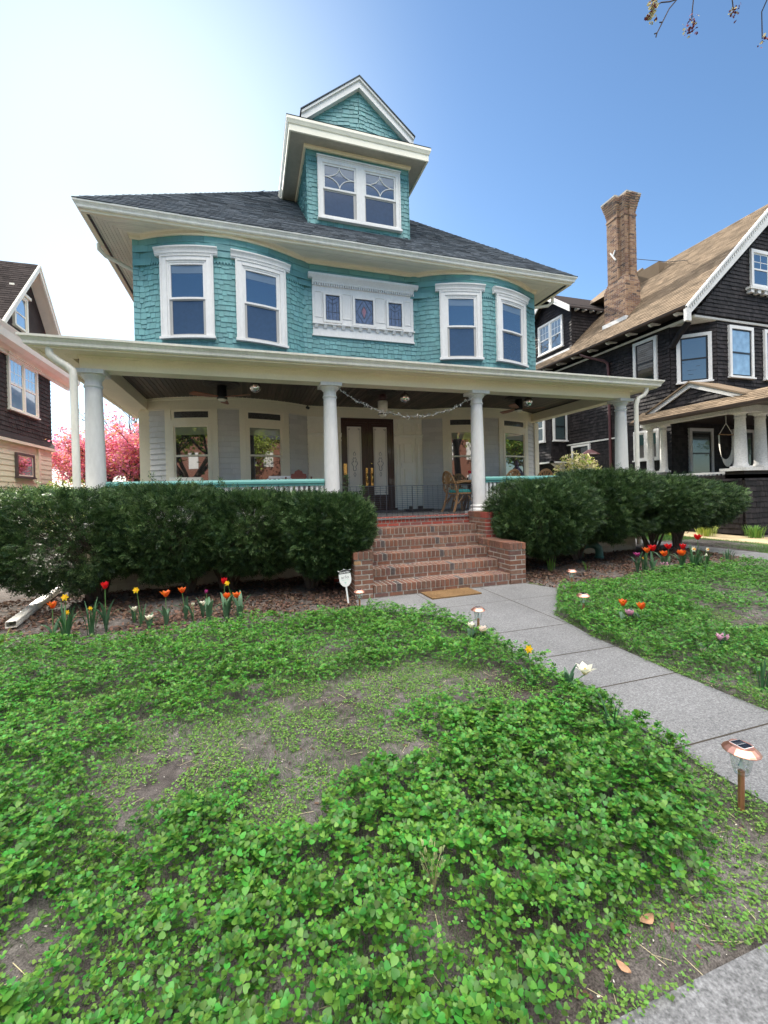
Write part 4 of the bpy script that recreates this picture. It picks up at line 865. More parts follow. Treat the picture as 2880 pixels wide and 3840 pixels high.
slab('front_path',WALK[::-1] if False else WALK,-.08,.0,[(2.22,1.77,3.14,1.765,J),(2.22,2.49,3.14,2.485,J),(2.22,3.10,3.16,3.085,J),(2.2,3.79,3.22,3.785,J),(1.75,4.86,4.02,4.86,J*.7),(2.25,3.79,2.25,5.66,J*.7),(3.24,3.85,3.27,5.66,J)])
slab('side_path',PATH2,-.08,-.002,[(9.35,y,10.25,y,J) for y in np.arange(1.5,14,1.2)])
slab('sidewalk',[(-40,-.75),(60,-.75),(60,.925),(-40,.925)],-.1,.004,[(x,-.75,x,.925,J) for x in np.arange(-10.4,20,1.6)])
slab('kerb',[(-80,-3.2),(80,-3.2),(80,-3.02),(-80,-3.02)],-.25,.0)
slab('road',[(-150,-15.5),(150,-15.5),(150,-3.2),(-150,-3.2)],-.3,-.15,m=ASPH)
slab('verge',[(-80,-3.02),(80,-3.02),(80,-.75),(-80,-.75)],-.1,-.006,m=M('verge_grass',(.07,.12,.035),1,noise=[(5,.3),(80,.3)]))
slab('driveway_bed',[(11.6,4),(13.3,4),(13.3,12),(11.6,12)],-.08,.0,m=SAND)
slab('side_lawn',[(10.25,1),(11.6,1),(11.6,20),(10.25,20)],-.08,.004,m=M('lawn_base',(.10,.17,.04),1,noise=[(6,.3),(90,.35)],bump=[(120,1,.02)]))
# ================================================================ leaf scattering helpers
def rotz(P,a):
    c,s_=np.cos(a)[:,None],np.sin(a)[:,None]; x,y=P[...,0],P[...,1]; return np.stack([x*c-y*s_,x*s_+y*c,P[...,2]],-1)
def tilt(P,t,ax):
    """rotate points (n,k,3) about a horizontal axis of direction ax by t"""
    cx_,sx_=np.cos(ax)[:,None],np.sin(ax)[:,None]; ct,st=np.cos(t)[:,None],np.sin(t)[:,None]
    x,y,z=P[...,0],P[...,1],P[...,2]; u_=x*cx_+y*sx_; v_=-x*sx_+y*cx_; v2=v_*ct-z*st; z2=v_*st+z*ct
    return np.stack([u_*cx_-v2*sx_,u_*sx_+v2*cx_,z2],-1)
def clover(xy,z,size,tlt,mats_idx=None):
    """trefoils: three folded obovate leaflets each"""
    n=len(xy); out=[]
    prof=np.array([[0,.0,0],[.40,.40,.10],[.74,.50,.14],[.98,.26,.10],[.90,0,.02]])       # along, side, up (right half)
    rot=RNG.uniform(0,2*np.pi,n); ax=RNG.uniform(0,2*np.pi,n)
    cup=RNG.uniform(.0,.55,n)
    for k in range(3):
        for sd_ in (1,-1):
            p=np.repeat(prof[None],n,0).copy(); p[...,1]*=sd_; p[...,2]=p[...,2]+p[...,0]*cup[:,None]*.6
            p=p*size[:,None,None]; p=rotz(p,rot+k*2.094+RNG.normal(0,.1,n)); 
            if sd_<0: p=p[:,::-1]
            out.append(p)
    # keep same angle for both halves of a leaflet
    P=np.stack(out,1).reshape(n,30,3); P=tilt(P,tlt,ax); P[...,0]+=xy[:,0,None]; P[...,1]+=xy[:,1,None]; P[...,2]+=z[:,None]
    return P.reshape(-1,3),ax
def clover2(xy,z,size,tlt):
    n=len(xy); rot=RNG.uniform(0,2*np.pi,n); ax=RNG.uniform(0,2*np.pi,n); cup=RNG.uniform(-.1,.6,n)
    prof=np.array([[0,.0,0],[.38,.38,.09],[.72,.50,.13],[.97,.27,.09],[.88,0,.0],[.97,-.27,.09],[.72,-.50,.13],[.38,-.38,.09]])
    idx=np.array([0,1,2,3,4,0,4,5,6,7]); V=[];
    for k in range(3):
        p=np.repeat(prof[None],n,0).copy(); p[...,2]=p[...,2]+p[...,0]*cup[:,None]*.6; p=p*size[:,None,None]*RNG.uniform(.85,1.1,n)[:,None,None]; p=rotz(p,rot+k*2.094+RNG.normal(0,.12,n)); V.append(p)
    P=np.stack(V,1).reshape(n,24,3); P=tilt(P,tlt,ax); P[...,0]+=xy[:,0,None]; P[...,1]+=xy[:,1,None]; P[...,2]+=z[:,None]
    base=(np.arange(n*3)*8)[:,None]+idx[None]; return P.reshape(-1,3),base.reshape(-1)
# bare and thin patches of the lawn (x,y,rx,ry,strength)
BARE=[(.85,2.98,.9,.36,1.1),(.2,2.50,.58,.27,.9),(.60,2.28,.42,.19,.9),(-.42,2.72,.40,.26,1.0),(-.50,2.34,.32,.3,.9),(-.95,3.55,.40,.14,.7),(-.05,3.45,.30,.10,.7),(.10,2.0,.22,.18,.85),(.22,1.62,.10,.08,.7),
 (-.70,1.62,.13,.22,.8),(-.33,1.66,.2,.07,.6),(-.42,1.42,.1,.16,.6),(1.95,1.12,.26,.25,1.2),(1.55,1.02,.34,.13,1.2),(1.22,1.04,.20,.12,1.0),(.95,.98,.15,.09,.7),(2.2,1.30,.18,.36,1.0),(.52,1.25,.06,.08,.5),(1.70,2.55,.35,.20,.7),(1.95,2.05,.16,.14,.5),(3.2,2.4,.10,.5,.6),(3.35,2.05,.22,.2,.8),(4.95,3.1,.55,.4,.7),(2.1,1.75,.10,.3,.5),(1.45,2.95,.35,.15,.6),(.35,2.9,.5,.4,.25),(-.2,2.5,.5,.4,.15)]
def lawnmask(x,y):
    m=np.ones_like(x); 
    wx=x+.25*(fbm(x*2.2,y*2.2,3,31)-.5); wy_=y+.25*(fbm(x*2.2,y*2.2,3,41)-.5)
    for a,b,c,d,s_ in BARE: m=m-s_*np.exp(-(((wx-a)/c)**2+((wy_-b)/d)**2)**1.4)
    m=m-.55*np.clip(fbm(x*1.6,y*1.6,3,77)-.60,0,1)*4*(y<4.5)-.45*np.clip(.46-fbm(x*4.5,y*4.5,2,13),0,1)*3
    return np.clip(m,0,1)
def inlawn(x,y,pad=0.0):
    w_=inpoly(x,y,WALK); ok=(y>.95)&(y<bedY(x))&~w_&~inpoly(x,y,PATH2)
    return ok
def canopy(x,y): return (.03+.11*fbm(x*1.9,y*1.9,3,9)+.10*(fbm(x*5,y*5,2,19)-.45))*np.clip(lawnmask(x,y)*1.3-.15,0.05,1)*np.where(y<2.2,1.1,.95)
def dome(x,y,c=.135):
    """one low dome of leaves per plant"""
    best=np.full(x.shape,9.); ix,iy=np.floor(x/c),np.floor(y/c)
    for a in (-1,0,1):
        for b in (-1,0,1):
            i,j=ix+a,iy+b; h1=vnoise(i+.0,j+.0,201); h2=vnoise(i,j,202); h3=vnoise(i,j,203)
            px,py=(i+.15+.7*h1)*c,(j+.15+.7*h2)*c; best=np.minimum(best,np.hypot(x-px,y-py)/(c*(.50+.35*h3)))
    return np.clip(1-best**2,0,1)
def scatter(n,x0,x1,y0,y1): return RNG.uniform(x0,x1,n),RNG.uniform(y0,y1,n)
Vs=[];Fs=[];off=0; STK=[]
for (x0,x1,y0,y1,den,smin,smax) in ((-1.9,2.9,.95,2.4,4300,.012,.0255),(-3.3,4.9,2.4,3.8,3700,.011,.020),(-5.2,8.6,3.8,6.0,2900,.011,.019),(4.9,9.0,.95,3.8,1100,.014,.022),(2.9,4.9,.95,2.4,2400,.012,.021)):
    n=int((x1-x0)*(y1-y0)*den); x,y=scatter(n,x0,x1,y0,y1); m=lawnmask(x,y)
    edge=fbm(x*5,y*5,2,3)
    keep=inlawn(x+.05*(edge-.5),y+.12*(edge-.5))&(RNG.random(n)<np.clip(m*1.25-.10,0,1)**1.1)
    x,y,m=x[keep],y[keep],m[keep]; dm=dome(x,y); k2=RNG.random(len(x))<np.clip(np.where(y>3.5,.75,.40)+dm,0,1); x,y,m,dm=x[k2],y[k2],m[k2],dm[k2]; n=len(x); h=(canopy(x,y)+.025)*(np.where(y>3.5,.6,.35)+np.where(y>3.5,.5,.85)*dm); lay=RNG.random(n)**.38; z=groundz(x,y)+.012+h*lay*1.05
    lean=fbm(x*1.1,y*1.1,2,51); q0=z*0
    size=(smin+(smax-smin)*RNG.random(n)**1.6)*(.72+.45*np.clip(m,0,1))*(.85+.3*lean); t=np.abs(RNG.normal(.0,.42,n))+.05
    V,Fi=clover2(np.stack([x,y],-1),z,size,t); Vs.append(V); Fs.append(Fi+off); off+=len(V)
    if y1<4: k=RNG.random(n)<.28; STK.append((x[k],y[k],z[k]))
npmesh('clover_leaves',(np.concatenate(Vs),np.concatenate(Fs)),5,CLOV); o=bpy.data.objects['clover_leaves']; tag(o,'dense bright green clover covering the front lawn around bare earth patches','clover',kind='stuff')
sx_=np.concatenate([s_[0] for s_ in STK]);sy_=np.concatenate([s_[1] for s_ in STK]);sz_=np.concatenate([s_[2] for s_ in STK]);n=len(sx_)
a=RNG.uniform(0,6.28,n);w_=.0008;bx_=sx_+RNG.normal(0,.02,n);by_=sy_+RNG.normal(0,.02,n);bz_=groundz(bx_,by_)-.005
V=np.stack([np.stack([bx_-w_*np.cos(a),by_-w_*np.sin(a),bz_],-1),np.stack([bx_+w_*np.cos(a),by_+w_*np.sin(a),bz_],-1),np.stack([sx_+w_*np.cos(a),sy_+w_*np.sin(a),sz_],-1),np.stack([sx_-w_*np.cos(a),sy_-w_*np.sin(a),sz_],-1)],1).reshape(-1,3)
o=npmesh('clover_stalks',V,4,CLST); tag(o,'thin pale stalks under the clover leaves','clover stalks',kind='stuff')
# small weeds in thin patches: tiny quads
def quads(x,y,z,size,mat,name,label,cat,flat=.5,asp=.6):
    n=len(x); p=np.array([[0,-.5*asp,0],[1,-.35*asp,.0],[1.1,.35*asp,.0],[.05,.5*asp,0]])-np.array([.5,0,0]); P=np.repeat(p[None],n,0)*size[:,None,None]; P=tilt(P,RNG.normal(0,flat,n),RNG.uniform(0,6.28,n)); P=rotz(P,RNG.uniform(0,6.28,n)); P=P+np.stack([x,y,z],-1)[:,None]
    o=npmesh(name,P.reshape(-1,3),4,mat); tag(o,label,cat,kind='stuff'); return o
x,y=scatter(330000,-3.2,5.2,.95,5.1); m=lawnmask(x,y); pt=fbm(x*7,y*7,3,61); keep=inlawn(x,y)&(RNG.random(len(x))<np.clip(1.35-m,0,1)*np.clip((pt-.36)*5,0,1)); x,y=x[keep],y[keep]
ex,ey=[],[]
for (x0,y0),(x1,y1) in list(zip(WALK[1:6],WALK[2:7]))+[((2.22,1.0),(2.22,4.2)),((2.22,4.2),(1.98,4.67)),((1.98,4.67),(1.3,5.2)),((-1,.935),(5,.935))]:
    n=int(math.dist((x0,y0),(x1,y1))*420); t=RNG.random(n); qx,qy=x0+(x1-x0)*t,y0+(y1-y0)*t; k=fbm(qx*6,qy*6,2,91)>.45; ex.append((qx+RNG.normal(0,.018,n))[k]); ey.append((qy+RNG.normal(0,.018,n))[k])
ex,ey=np.concatenate(ex),np.concatenate(ey); x,y=np.concatenate([x,ex]),np.concatenate([y,ey])
quads(x,y,np.maximum(groundz(x,y),np.where((np.arange(len(x))>=len(x)-len(ex)),.004,-1))+.003+RNG.uniform(0,.018,len(x)),RNG.uniform(.005,.0135,len(x)),WEED,'small_weeds','tiny bright green weeds dotting the bare earth patches of the lawn','weeds',.5,.8)
# grass blades
x,y=scatter(110000,-3.2,5.2,.95,5.1); m=lawnmask(x,y); keep=inlawn(x,y)&(m<.9)&(fbm(x*3,y*3,2,71)>.50); x,y=x[keep],y[keep]; n=len(x)
hh=RNG.uniform(.02,.05,n);a=RNG.uniform(0,6.28,n);l=RNG.normal(0,.015,(n,2));z=groundz(x,y);w_=.0014
V=np.stack([np.stack([x-w_*np.cos(a),y-w_*np.sin(a),z],-1),np.stack([x+w_*np.cos(a),y+w_*np.sin(a),z],-1),np.stack([x+l[:,0],y+l[:,1],z+hh],-1)],1).reshape(-1,3)
o=npmesh('grass_blades',V,3,GRASS); tag(o,'short thin grass blades growing in the bare patches of the lawn','grass',kind='stuff')
x,y=scatter(2600,-3,5.2,.95,5.1); m=lawnmask(x,y); keep=inlawn(x,y)&(m<.8); x,y=x[keep],y[keep]; n=len(x); a=RNG.uniform(0,6.28,n); l=RNG.uniform(.01,.05,n); z=groundz(x,y)+.006; w_=.0011
V=np.stack([np.stack([x-l*np.cos(a)+w_*np.sin(a),y-l*np.sin(a)-w_*np.cos(a),z],-1),np.stack([x+l*np.cos(a)+w_*np.sin(a),y+l*np.sin(a)-w_*np.cos(a),z+.003],-1),np.stack([x+l*np.cos(a)-w_*np.sin(a),y+l*np.sin(a)+w_*np.cos(a),z+.003],-1),np.stack([x-l*np.cos(a)-w_*np.sin(a),y-l*np.sin(a)+w_*np.cos(a),z],-1)],1).reshape(-1,3)
o=npmesh('dead_stems',V,4,STRAW); tag(o,'thin dead straw stems lying on the bare soil of the lawn','litter',kind='stuff')
# litter specks
x,y=scatter(5200,-3,5.5,.95,5.2); m=lawnmask(x,y); keep=inlawn(x,y)&(m<.8); x,y=x[keep],y[keep]
quads(x,y,groundz(x,y)+.004,RNG.uniform(.003,.009,len(x)),PALEB,'pale_petal_litter','pale specks of petals and chips scattered on the bare soil','litter',.4)
x,y=scatter(5000,-3,5.5,.95,5.2); m=lawnmask(x,y); keep=inlawn(x,y)&(m<.55)&(RNG.random(5000)<.35); x,y=x[keep],y[keep]
quads(x,y,groundz(x,y)+.006,RNG.uniform(.008,.028,len(x)),DEADL,'dry_leaf_bits','small brown dry leaf bits on the bare soil near the sidewalk','leaf litter',.4,.5)
# leaf mulch in the beds
x,y=scatter(42000,-5.4,9.2,4.95,7.25); e=fbm(x*3,y*3,2,8); bare=np.clip((y-bedY(x)+.02)/.55,0,1)
keep=(y>bedY(x)+.0)&~inpoly(x,y,WALK)&~((x>1.33)&(x<4.1)&(y>5.6))&(RNG.random(len(x))<.12+.88*bare*np.clip((e-.25)*4,0,1)); x,y=x[keep],y[keep]; n=len(x)
p=np.array([[-.5,0,0],[-.2,-.28,.12],[.25,-.22,.1],[.5,0,.0],[.25,.22,.12],[-.2,.28,.1]]); P=np.repeat(p[None],n,0)*RNG.uniform(.022,.06,n)[:,None,None]; P=tilt(P,RNG.normal(0,.5,n),RNG.uniform(0,6.28,n)); P=rotz(P,RNG.uniform(0,6.28,n)); P=P+np.stack([x,y,groundz(x,y)+.006+RNG.uniform(0,.025,n)],-1)[:,None]
o=npmesh('leaf_mulch',P.reshape(-1,3),6,DEADL); tag(o,'brown fallen leaves mulching the flower beds in front of the shrubs','leaf mulch',kind='stuff')
# single big dry leaves lying in the foreground
def dryleaf(x,y,s_,rz,lab):
    m=MB(Matrix.Translation((x,y,float(groundz(np.array([x]),np.array([y]))[0])+.012))@Matrix.Rotation(rz,4,'Z')); P=[]
    for i in range(7):
        t=i/6-.5; w2=.26*math.cos(t*math.pi*.98)*s_; P.append((t*s_,-w2,.35*s_*abs(t)**1.3+.08*s_)); P.append((t*s_,w2*.9,.2*s_*abs(t)))
    m.add(P,[(2*i,2*i+2,2*i+3,2*i+1) for i in range(6)]); o=m.build('dry_leaf',M('dry_leaf_tan',(.42,.24,.14),.8,noise=[(30,.3)]),origin=(x,y,0)); tag(o,lab,'leaf','single dry leaves on the soil')
dryleaf(1.24,1.105,.075,.2,'curled tan dry leaf on bare soil near the sidewalk edge'); dryleaf(1.86,1.98,.05,.9,'small tan dry leaf beside the grassy tuft by the path'); dryleaf(1.05,1.02,.045,1.9,'pale dry leaf lying closest to the sidewalk corner'); dryleaf(1.55,1.33,.04,.5,'small dry leaf at the right of the bare corner patch')
# ================================================================ shrubs
def yew(name,cx_,cy_,w_,d_,z0,z1,n,seed,label,group,trunk=None,young=.08,top=None,gap=0.0,open_=0.0,up=.2):
    n=int(n*1.35)
    rg=np.random.default_rng(seed); t=thing(name,label,'shrub',(cx_,cy_,0),group)
    u_=rg.normal(size=(n,3)); u_/=np.linalg.norm(u_,axis=1)[:,None]
    se=4.2; k=(np.abs(u_)**se).sum(1)**(-1/se)                       # boxy superellipsoid
    lump=.80+.34*fbm(u_[:,0]*2.6+seed+u_[:,2]*1.7,u_[:,1]*2.6+u_[:,2]*2.1,3,seed)
    rr=k*lump*(1-rg.random(n)**2.2*.45)
    P=u_*rr[:,None]*np.array([w_/2,d_/2,(z1-z0)/2])+np.array([0,0,(z0+z1)/2])
    P[:,2]=np.where(P[:,2]>z1,z1-rg.random(n)*.10,P[:,2])
    # taper underside inwards, holes
    f_=np.clip((P[:,2]-z0)/(.45*(z1-z0)),0,1); P[:,:2]*=(.55+.45*f_**.7)[:,None]
    P[:,2]+=(rg.random(n)<.05)*rg.uniform(0,.10,n)*(P[:,2]>z1-.3)
    hole=fbm(P[:,0]*2.7+seed,P[:,2]*2.7+P[:,1],2,seed+5); keep=(hole>.16+open_*np.clip(1.1-(P[:,2]-z0)/(z1-z0)*1.6,0,1)); P=P[keep]; u_=u_[keep]; n=len(P)
    # each shoot: stem direction, needles
    dirv=u_*np.array([1,1,.6])+np.array([0,0,up])+rg.normal(0,.45,(n,3)); dirv/=np.linalg.norm(dirv,axis=1)[:,None]
    side=np.cross(dirv,rg.normal(size=(n,3))); side/=np.linalg.norm(side,axis=1)[:,None]; nrm=np.cross(side,dirv)
    K=9; ln=rg.uniform(.06,.105,n); out=[]
    for k in range(K):
        tt=(k//2)/(K/2); sg=1 if k%2 else -1
        if k==K-1: sg=0; tt=.85
        b=P+dirv*(ln*tt)[:,None]; nd=dirv*(.55 if sg else 1)+side*(sg*.85)+nrm*rg.uniform(-.35,.35,n)[:,None]; nd/=np.linalg.norm(nd,axis=1)[:,None]
        L_=ln*.42*(1.1-.4*tt); wv=np.cross(nd,nrm); wv/=np.linalg.norm(wv,axis=1)[:,None]+1e-9; ww=.0058
        out.append(np.stack([b-wv*ww,b+nd*L_[:,None]*.6-wv*ww*1.1,b+nd*L_[:,None],b+nd*L_[:,None]*.6+wv*ww*1.1],1))
    Q=np.stack(out,1)                                                # n,K,4,3
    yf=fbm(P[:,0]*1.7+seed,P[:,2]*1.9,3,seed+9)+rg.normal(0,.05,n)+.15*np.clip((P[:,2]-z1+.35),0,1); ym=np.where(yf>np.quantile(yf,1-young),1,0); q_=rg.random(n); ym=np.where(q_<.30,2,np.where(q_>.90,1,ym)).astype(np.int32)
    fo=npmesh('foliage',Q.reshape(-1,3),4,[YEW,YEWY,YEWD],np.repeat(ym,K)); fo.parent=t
    m=MB(Matrix.Translation((cx_,cy_,0))); rd=random.Random(seed); tx,ty=trunk or (0,.1)
    for i in range(13):
        a=rd.uniform(0,6.28); r1=rd.uniform(.25,.8); ex,ey=w_/2*r1*math.cos(a),d_/2*r1*math.sin(a)*.8; zt=rd.uniform(.5,.95)*(z1-z0)+z0
        bx_=tx+rd.uniform(-.07,.07); by_=ty+rd.uniform(-.05,.05); pts=[(bx_,by_,-.02),(bx_+ex*.15,by_+ey*.1,.18),(bx_+ex*.5+rd.uniform(-.05,.05),by_+ey*.5,zt*.5),(ex,ey,zt)]
        m.tube(pts,[.034,.027,.018,.006],6)
        for j in range(5):
            s_=rd.uniform(.2,.9); q=Vector(pts[1]).lerp(Vector(pts[3]),s_); m.tube([q,q+Vector((rd.uniform(-.25,.25),rd.uniform(-.25,.1),rd.uniform(-.02,.2)))],[.008,.003],4)
    m.build('trunk',BARK,t); return t
GL='yew shrubs in front of the porch, left of the steps'; GRt='yew shrubs in front of the porch, right of the steps'
yew('yew_shrub',-3.55,6.5,1.5,1.3,.28,1.62,6800,21,'leftmost yew shrub, at the left picture edge with yellow-green tips',GL,young=.22,open_=.22)
yew('yew_shrub',-2.28,6.55,1.75,1.25,.30,1.60,8000,22,'loose dark yew shrub between the ground gutter and the leftmost shrub',GL,trunk=(.25,.3),young=.12,open_=.2)
yew('yew_shrub',-1.08,6.6,1.6,1.15,.34,1.61,9500,23,'yew shrub in front of the far left porch window, with bronze-green tips',GL,trunk=(.2,.3),young=.16,open_=.14)
yew('yew_shrub',.12,6.55,1.65,1.2,.36,1.50,10500,24,'yew shrub left of the second column, beside a dark gap with stems',GL,trunk=(-.45,.35),young=.07,open_=.06)
yew('yew_shrub',1.08,6.25,1.24,1.25,.30,1.45,11500,25,'rounded yew shrub touching the left brick pier of the steps',GL,trunk=(-.2,.3),young=.05)
yew('yew_shrub',4.92,6.35,1.75,1.35,.32,1.58,13000,26,'yew shrub just right of the steps with its trunk showing below',GRt,trunk=(.45,.4),young=.07,open_=.06)
yew('yew_shrub',6.45,6.55,2.15,1.4,.42,1.76,12500,27,'middle yew shrub right of the steps, above the green curved pipe',GRt,trunk=(-.3,.35),young=.06,open_=.14)
yew('yew_shrub',8.00,6.7,2.1,1.5,.52,1.62,11500,28,'tall yew shrub in front of the fourth column',GRt,trunk=(.3,.4),young=.08,open_=.2)
yew('yew_shrub',9.42,6.95,1.7,1.5,.58,1.50,8500,29,'rightmost yew shrub, leaning out beyond the porch corner',GRt,trunk=(-.1,.3),young=.08,open_=.24)
# leader shoots above the hedges
for x,y,z,h in ((-1.22,6.35,1.55,.26),(1.38,6.15,1.50,.25),(1.60,6.05,1.42,.15),(6.95,6.3,1.6,.26),(-.35,6.3,1.58,.14),(7.15,6.3,1.6,.18),(8.6,6.4,1.6,.12)):
    n=90; q=RNG.random(n)
    V=[]
    for i in range(n):
        b=np.array([x+RNG.normal(0,.02),y+RNG.normal(0,.02),z+h*q[i]]); a=RNG.uniform(0,6.28); d=np.array([math.cos(a),math.sin(a),.7])*.055*(1.15-q[i]*.6); w2=np.array([-math.sin(a),math.cos(a),0])*.005
        V+=[b-w2,b+d*.6-w2,b+d,b+d*.6+w2]
    o=npmesh('foliage',np.array(V),4,YEW)
    sh=[o_ for o_ in bpy.data.objects if o_.name.startswith('yew_shrub')]; s_=min(sh,key=lambda q_:(q_.location.x-x)**2)
    o.name='leader_shoot'; o.parent=s_; o.data.transform(Matrix.Translation(-s_.location))
# ================================================================ flowers
def gz(x,y): return float(groundz(np.array([x]),np.array([y]))[0])
def strip(mb,base,dirv,L_,w_,bend,n=6,m=0,fold=.25,twist=0):
    """long leaf: starts upright, arches over toward dirv"""
    b=Vector(base); d=Vector((dirv[0],dirv[1],0)).normalized(); s_=Vector((-d.y,d.x,0)); V=[];p=b.copy()
    for i in range(n+1):
        t=i/n; a=bend*t*t+.12; wv=w_*math.sin(math.pi*min(.98,(t*.86+.10)))**.8*.5; nn=Vector((0,0,1))*math.sin(a)-d*math.cos(a)
        V+=[p-s_*wv-nn*wv*fold*-1,p,p+s_*wv+nn*wv*fold]
        p=p+(d*math.sin(a)+Vector((0,0,1))*math.cos(a))*(L_/n)
    F=[]
    for i in range(n): F+=[(3*i,3*i+1,3*i+4,3*i+3),(3*i+1,3*i+2,3*i+5,3*i+4)]
    mb.add(V,F,m,True)
def petalcup(mb,c,r_,h,k,openn,ph,m=0,pointed=.5,tip=0):
    for j in range(k):
        a=ph+2*math.pi*j/k; V=[]; n=6
        for i in range(n+1):
            t=i/n; rad=r_*(math.sin(min(1,t*1.5)*math.pi/2)*(1-openn*0)+openn*t*t*1.3); z=h*t*(1-openn*.35*t); wv=r_*.85*math.sin(math.pi*(t*.80+.12))**.9*(1-pointed*t**3)
            if t==1: wv*=.15
            cdir=Vector((math.cos(a),math.sin(a),0)); sd_=Vector((-math.sin(a),math.cos(a),0)); p=Vector(c)+cdir*rad+Vector((0,0,z))
            inn=-cdir*wv*.45
            V+=[p-sd_*wv+inn,p,p+sd_*wv+inn]
        F=[]
        for i in range(n): F+=[(3*i,3*i+1,3*i+4,3*i+3),(3*i+1,3*i+2,3*i+5,3*i+4)]
        mb.add(V,F,m,True)
def tulip(x,y,h,col,label,openn=.2,size=.03,leaves=3,leafh=.22,lean=(0,0),dbl=False,seed=None,group='tulips in the front yard'):
    size*=1.25; leaves+=1; leafh*=1.15; openn=min(openn,.38 if dbl else .9)
    rd=random.Random(seed if seed is not None else int(x*1000+y*77)); z=gz(x,y); t=thing('tulip',label,'flower',(x,y,z),group)
    top=(x+lean[0],y+lean[1],z+h-size*1.6); m=MB(); m.tube([(x,y,z-.01),(x+lean[0]*.3,y+lean[1]*.3,z+h*.4),top],[.0042,.004,.0035],6); m.build('stem',STEM,t)
    for i in range(leaves):
        a=rd.uniform(0,6.28); m=MB(); strip(m,(x+.006*math.cos(a),y+.006*math.sin(a),z),(math.cos(a),math.sin(a)),leafh*rd.uniform(.8,1.25),rd.uniform(.034,.058),rd.uniform(.4,1.9)); m.build('leaf',LEAFB,t)
    m=MB(); ph=rd.uniform(0,2); petalcup(m,top,size*.75,size*1.75,3,openn,ph); petalcup(m,top,size*.66,size*1.7,3,openn*.8,ph+1.05)
    if dbl: petalcup(m,top,size*.5,size*1.45,5,openn*.5,ph+.5); petalcup(m,top,size*.82,size*1.35,5,openn*.8,ph+.3)
    m.build('blossom',TUL[col],t)
    if openn>.5: m=MB(); m.tube([top,(top[0],top[1],top[2]+size*.9)],[.004,.006],6); m.build('pistil',TUL['yellow'],t)
    return t
def daffodil(x,y,h,label,leaves=9,leafh=.3,lean=(0,0),face=(-.1,-1),size=.034,flower='yellow',group='daffodils in the front yard',blooms=1,seed=None):
    leaves=int(leaves*1.3); size*=1.1
    rd=random.Random(seed if seed is not None else int(x*991+y*37)); z=gz(x,y); t=thing('daffodil',label,'flower',(x,y,z),group)
    for i in range(leaves):
        a=rd.uniform(0,6.28); m=MB(); strip(m,(x+.03*math.cos(a),y+.03*math.sin(a),z),(math.cos(a),math.sin(a)),leafh*rd.uniform(.7,1.25),rd.uniform(.013,.019),rd.choice((.3,.4,.6,.9,1.6))); m.build('leaf',LEAFD,t)
    for b in range(blooms):
        lx,ly=lean[0]+(b*.05),lean[1]; top=Vector((x+lx,y+ly,z+h-b*.06)); f_=Vector((face[0],face[1],.15)).normalized(); m=MB(); m.tube([(x,y,z-.01),(x+lx*.5,y+ly*.5,z+h*.6),tuple(top-f_*.02+Vector((0,0,.0))),tuple(top)],[.0035,.0035,.003,.003],6); m.build('stem',STEM,t)
        q=f_.to_track_quat('Z','Y').to_matrix().to_4x4(); m=MB(Matrix.Translation(top)@q)
        for j in range(6):
            a=j*math.pi/3; c_,s_=math.cos(a),math.sin(a); P=[(0,0,0),(.5,-.32,.05),(.8,-.22,.08),(1.05,0,.12),(.8,.22,.08),(.5,.32,.05)]
            m.add([((p[0]*c_-p[1]*s_)*size,(p[0]*s_+p[1]*c_)*size,p[2]*size+.001*(j%2)) for p in P],[(0,1,2,3),(0,3,4,5)])
        m.build('petals',TUL[flower],t); m=MB(Matrix.Translation(top)@q); m.lathe([(size*.22,0),(size*.26,size*.4),(size*.36,size*.6)],n=14); m.build('trumpet',TRUMP,t)
    return t
TRUMP=M('daffodil_trumpet',(.95,.45,.02),.5)
# left bed
tulip(-1.98,5.30,.42,'orange','pale orange tulip beside the lit metal gutter on the ground',.35,.036,2,.2,seed=1)
daffodil(-1.86,5.28,.45,'yellow daffodil standing over the leftmost leaf clump',24,.33,seed=2)
daffodil(-1.89,5.42,.25,'short faded yellow daffodil low behind the leftmost leaf clump',4,.2,size=.026,seed=3)
daffodil(-1.64,5.30,.30,'small yellow daffodil bud in the second leaf clump from the left',20,.34,size=.022,seed=4)
tulip(-1.53,5.41,.55,'red','tall single red tulip, leftmost red one in the left bed',.12,.037,4,.30,seed=5)
daffodil(-1.20,5.50,.41,'yellow daffodil with a thin arched stem above two white tulips',6,.24,lean=(-.05,0),seed=6)
tulip(-1.30,5.62,.19,'white','small white tulip, the upper of the left pair',.45,.028,3,.16,seed=7)
tulip(-1.07,5.24,.19,'white','small open white tulip, the lower of the left pair, near the clover',.6,.030,4,.16,seed=8)
tulip(-.92,5.35,.42,'orange','spiky orange tulip right of the two white tulips',.55,.04,4,.24,seed=9)
tulip(-.74,5.50,.40,'orange','orange tulip on a bent stem in the middle of the left bed',.45,.034,3,.24,lean=(-.03,0),seed=10)
tulip(-.64,5.36,.24,'white','closed pale tulip bud in the middle of the left bed',.0,.018,2,.2,seed=11)
tulip(-.56,5.58,.20,'white','open white tulip right of the pale closed bud',.65,.028,3,.2,seed=12)
tulip(-.46,5.20,.42,'magenta','slim purple-pink tulip bud among tall leaves',.0,.02,5,.30,lean=(-.02,0),seed=13)
tulip(-.30,5.42,.49,'red','tall red tulip, the rightmost red one in the left bed',.05,.036,3,.28,seed=14)
tulip(-.27,5.28,.35,'orange','frilly orange tulip under the right red tulip',.6,.034,4,.26,dbl=True,seed=15)
tulip(-.12,5.20,.37,'orange','orange tulip at the right end of the left bed row',.5,.036,5,.30,lean=(-.04,0),seed=16)
daffodil(-.16,5.27,.46,'yellow daffodil drooping beside the right red tulip',5,.26,lean=(-.10,0),size=.028,seed=17)
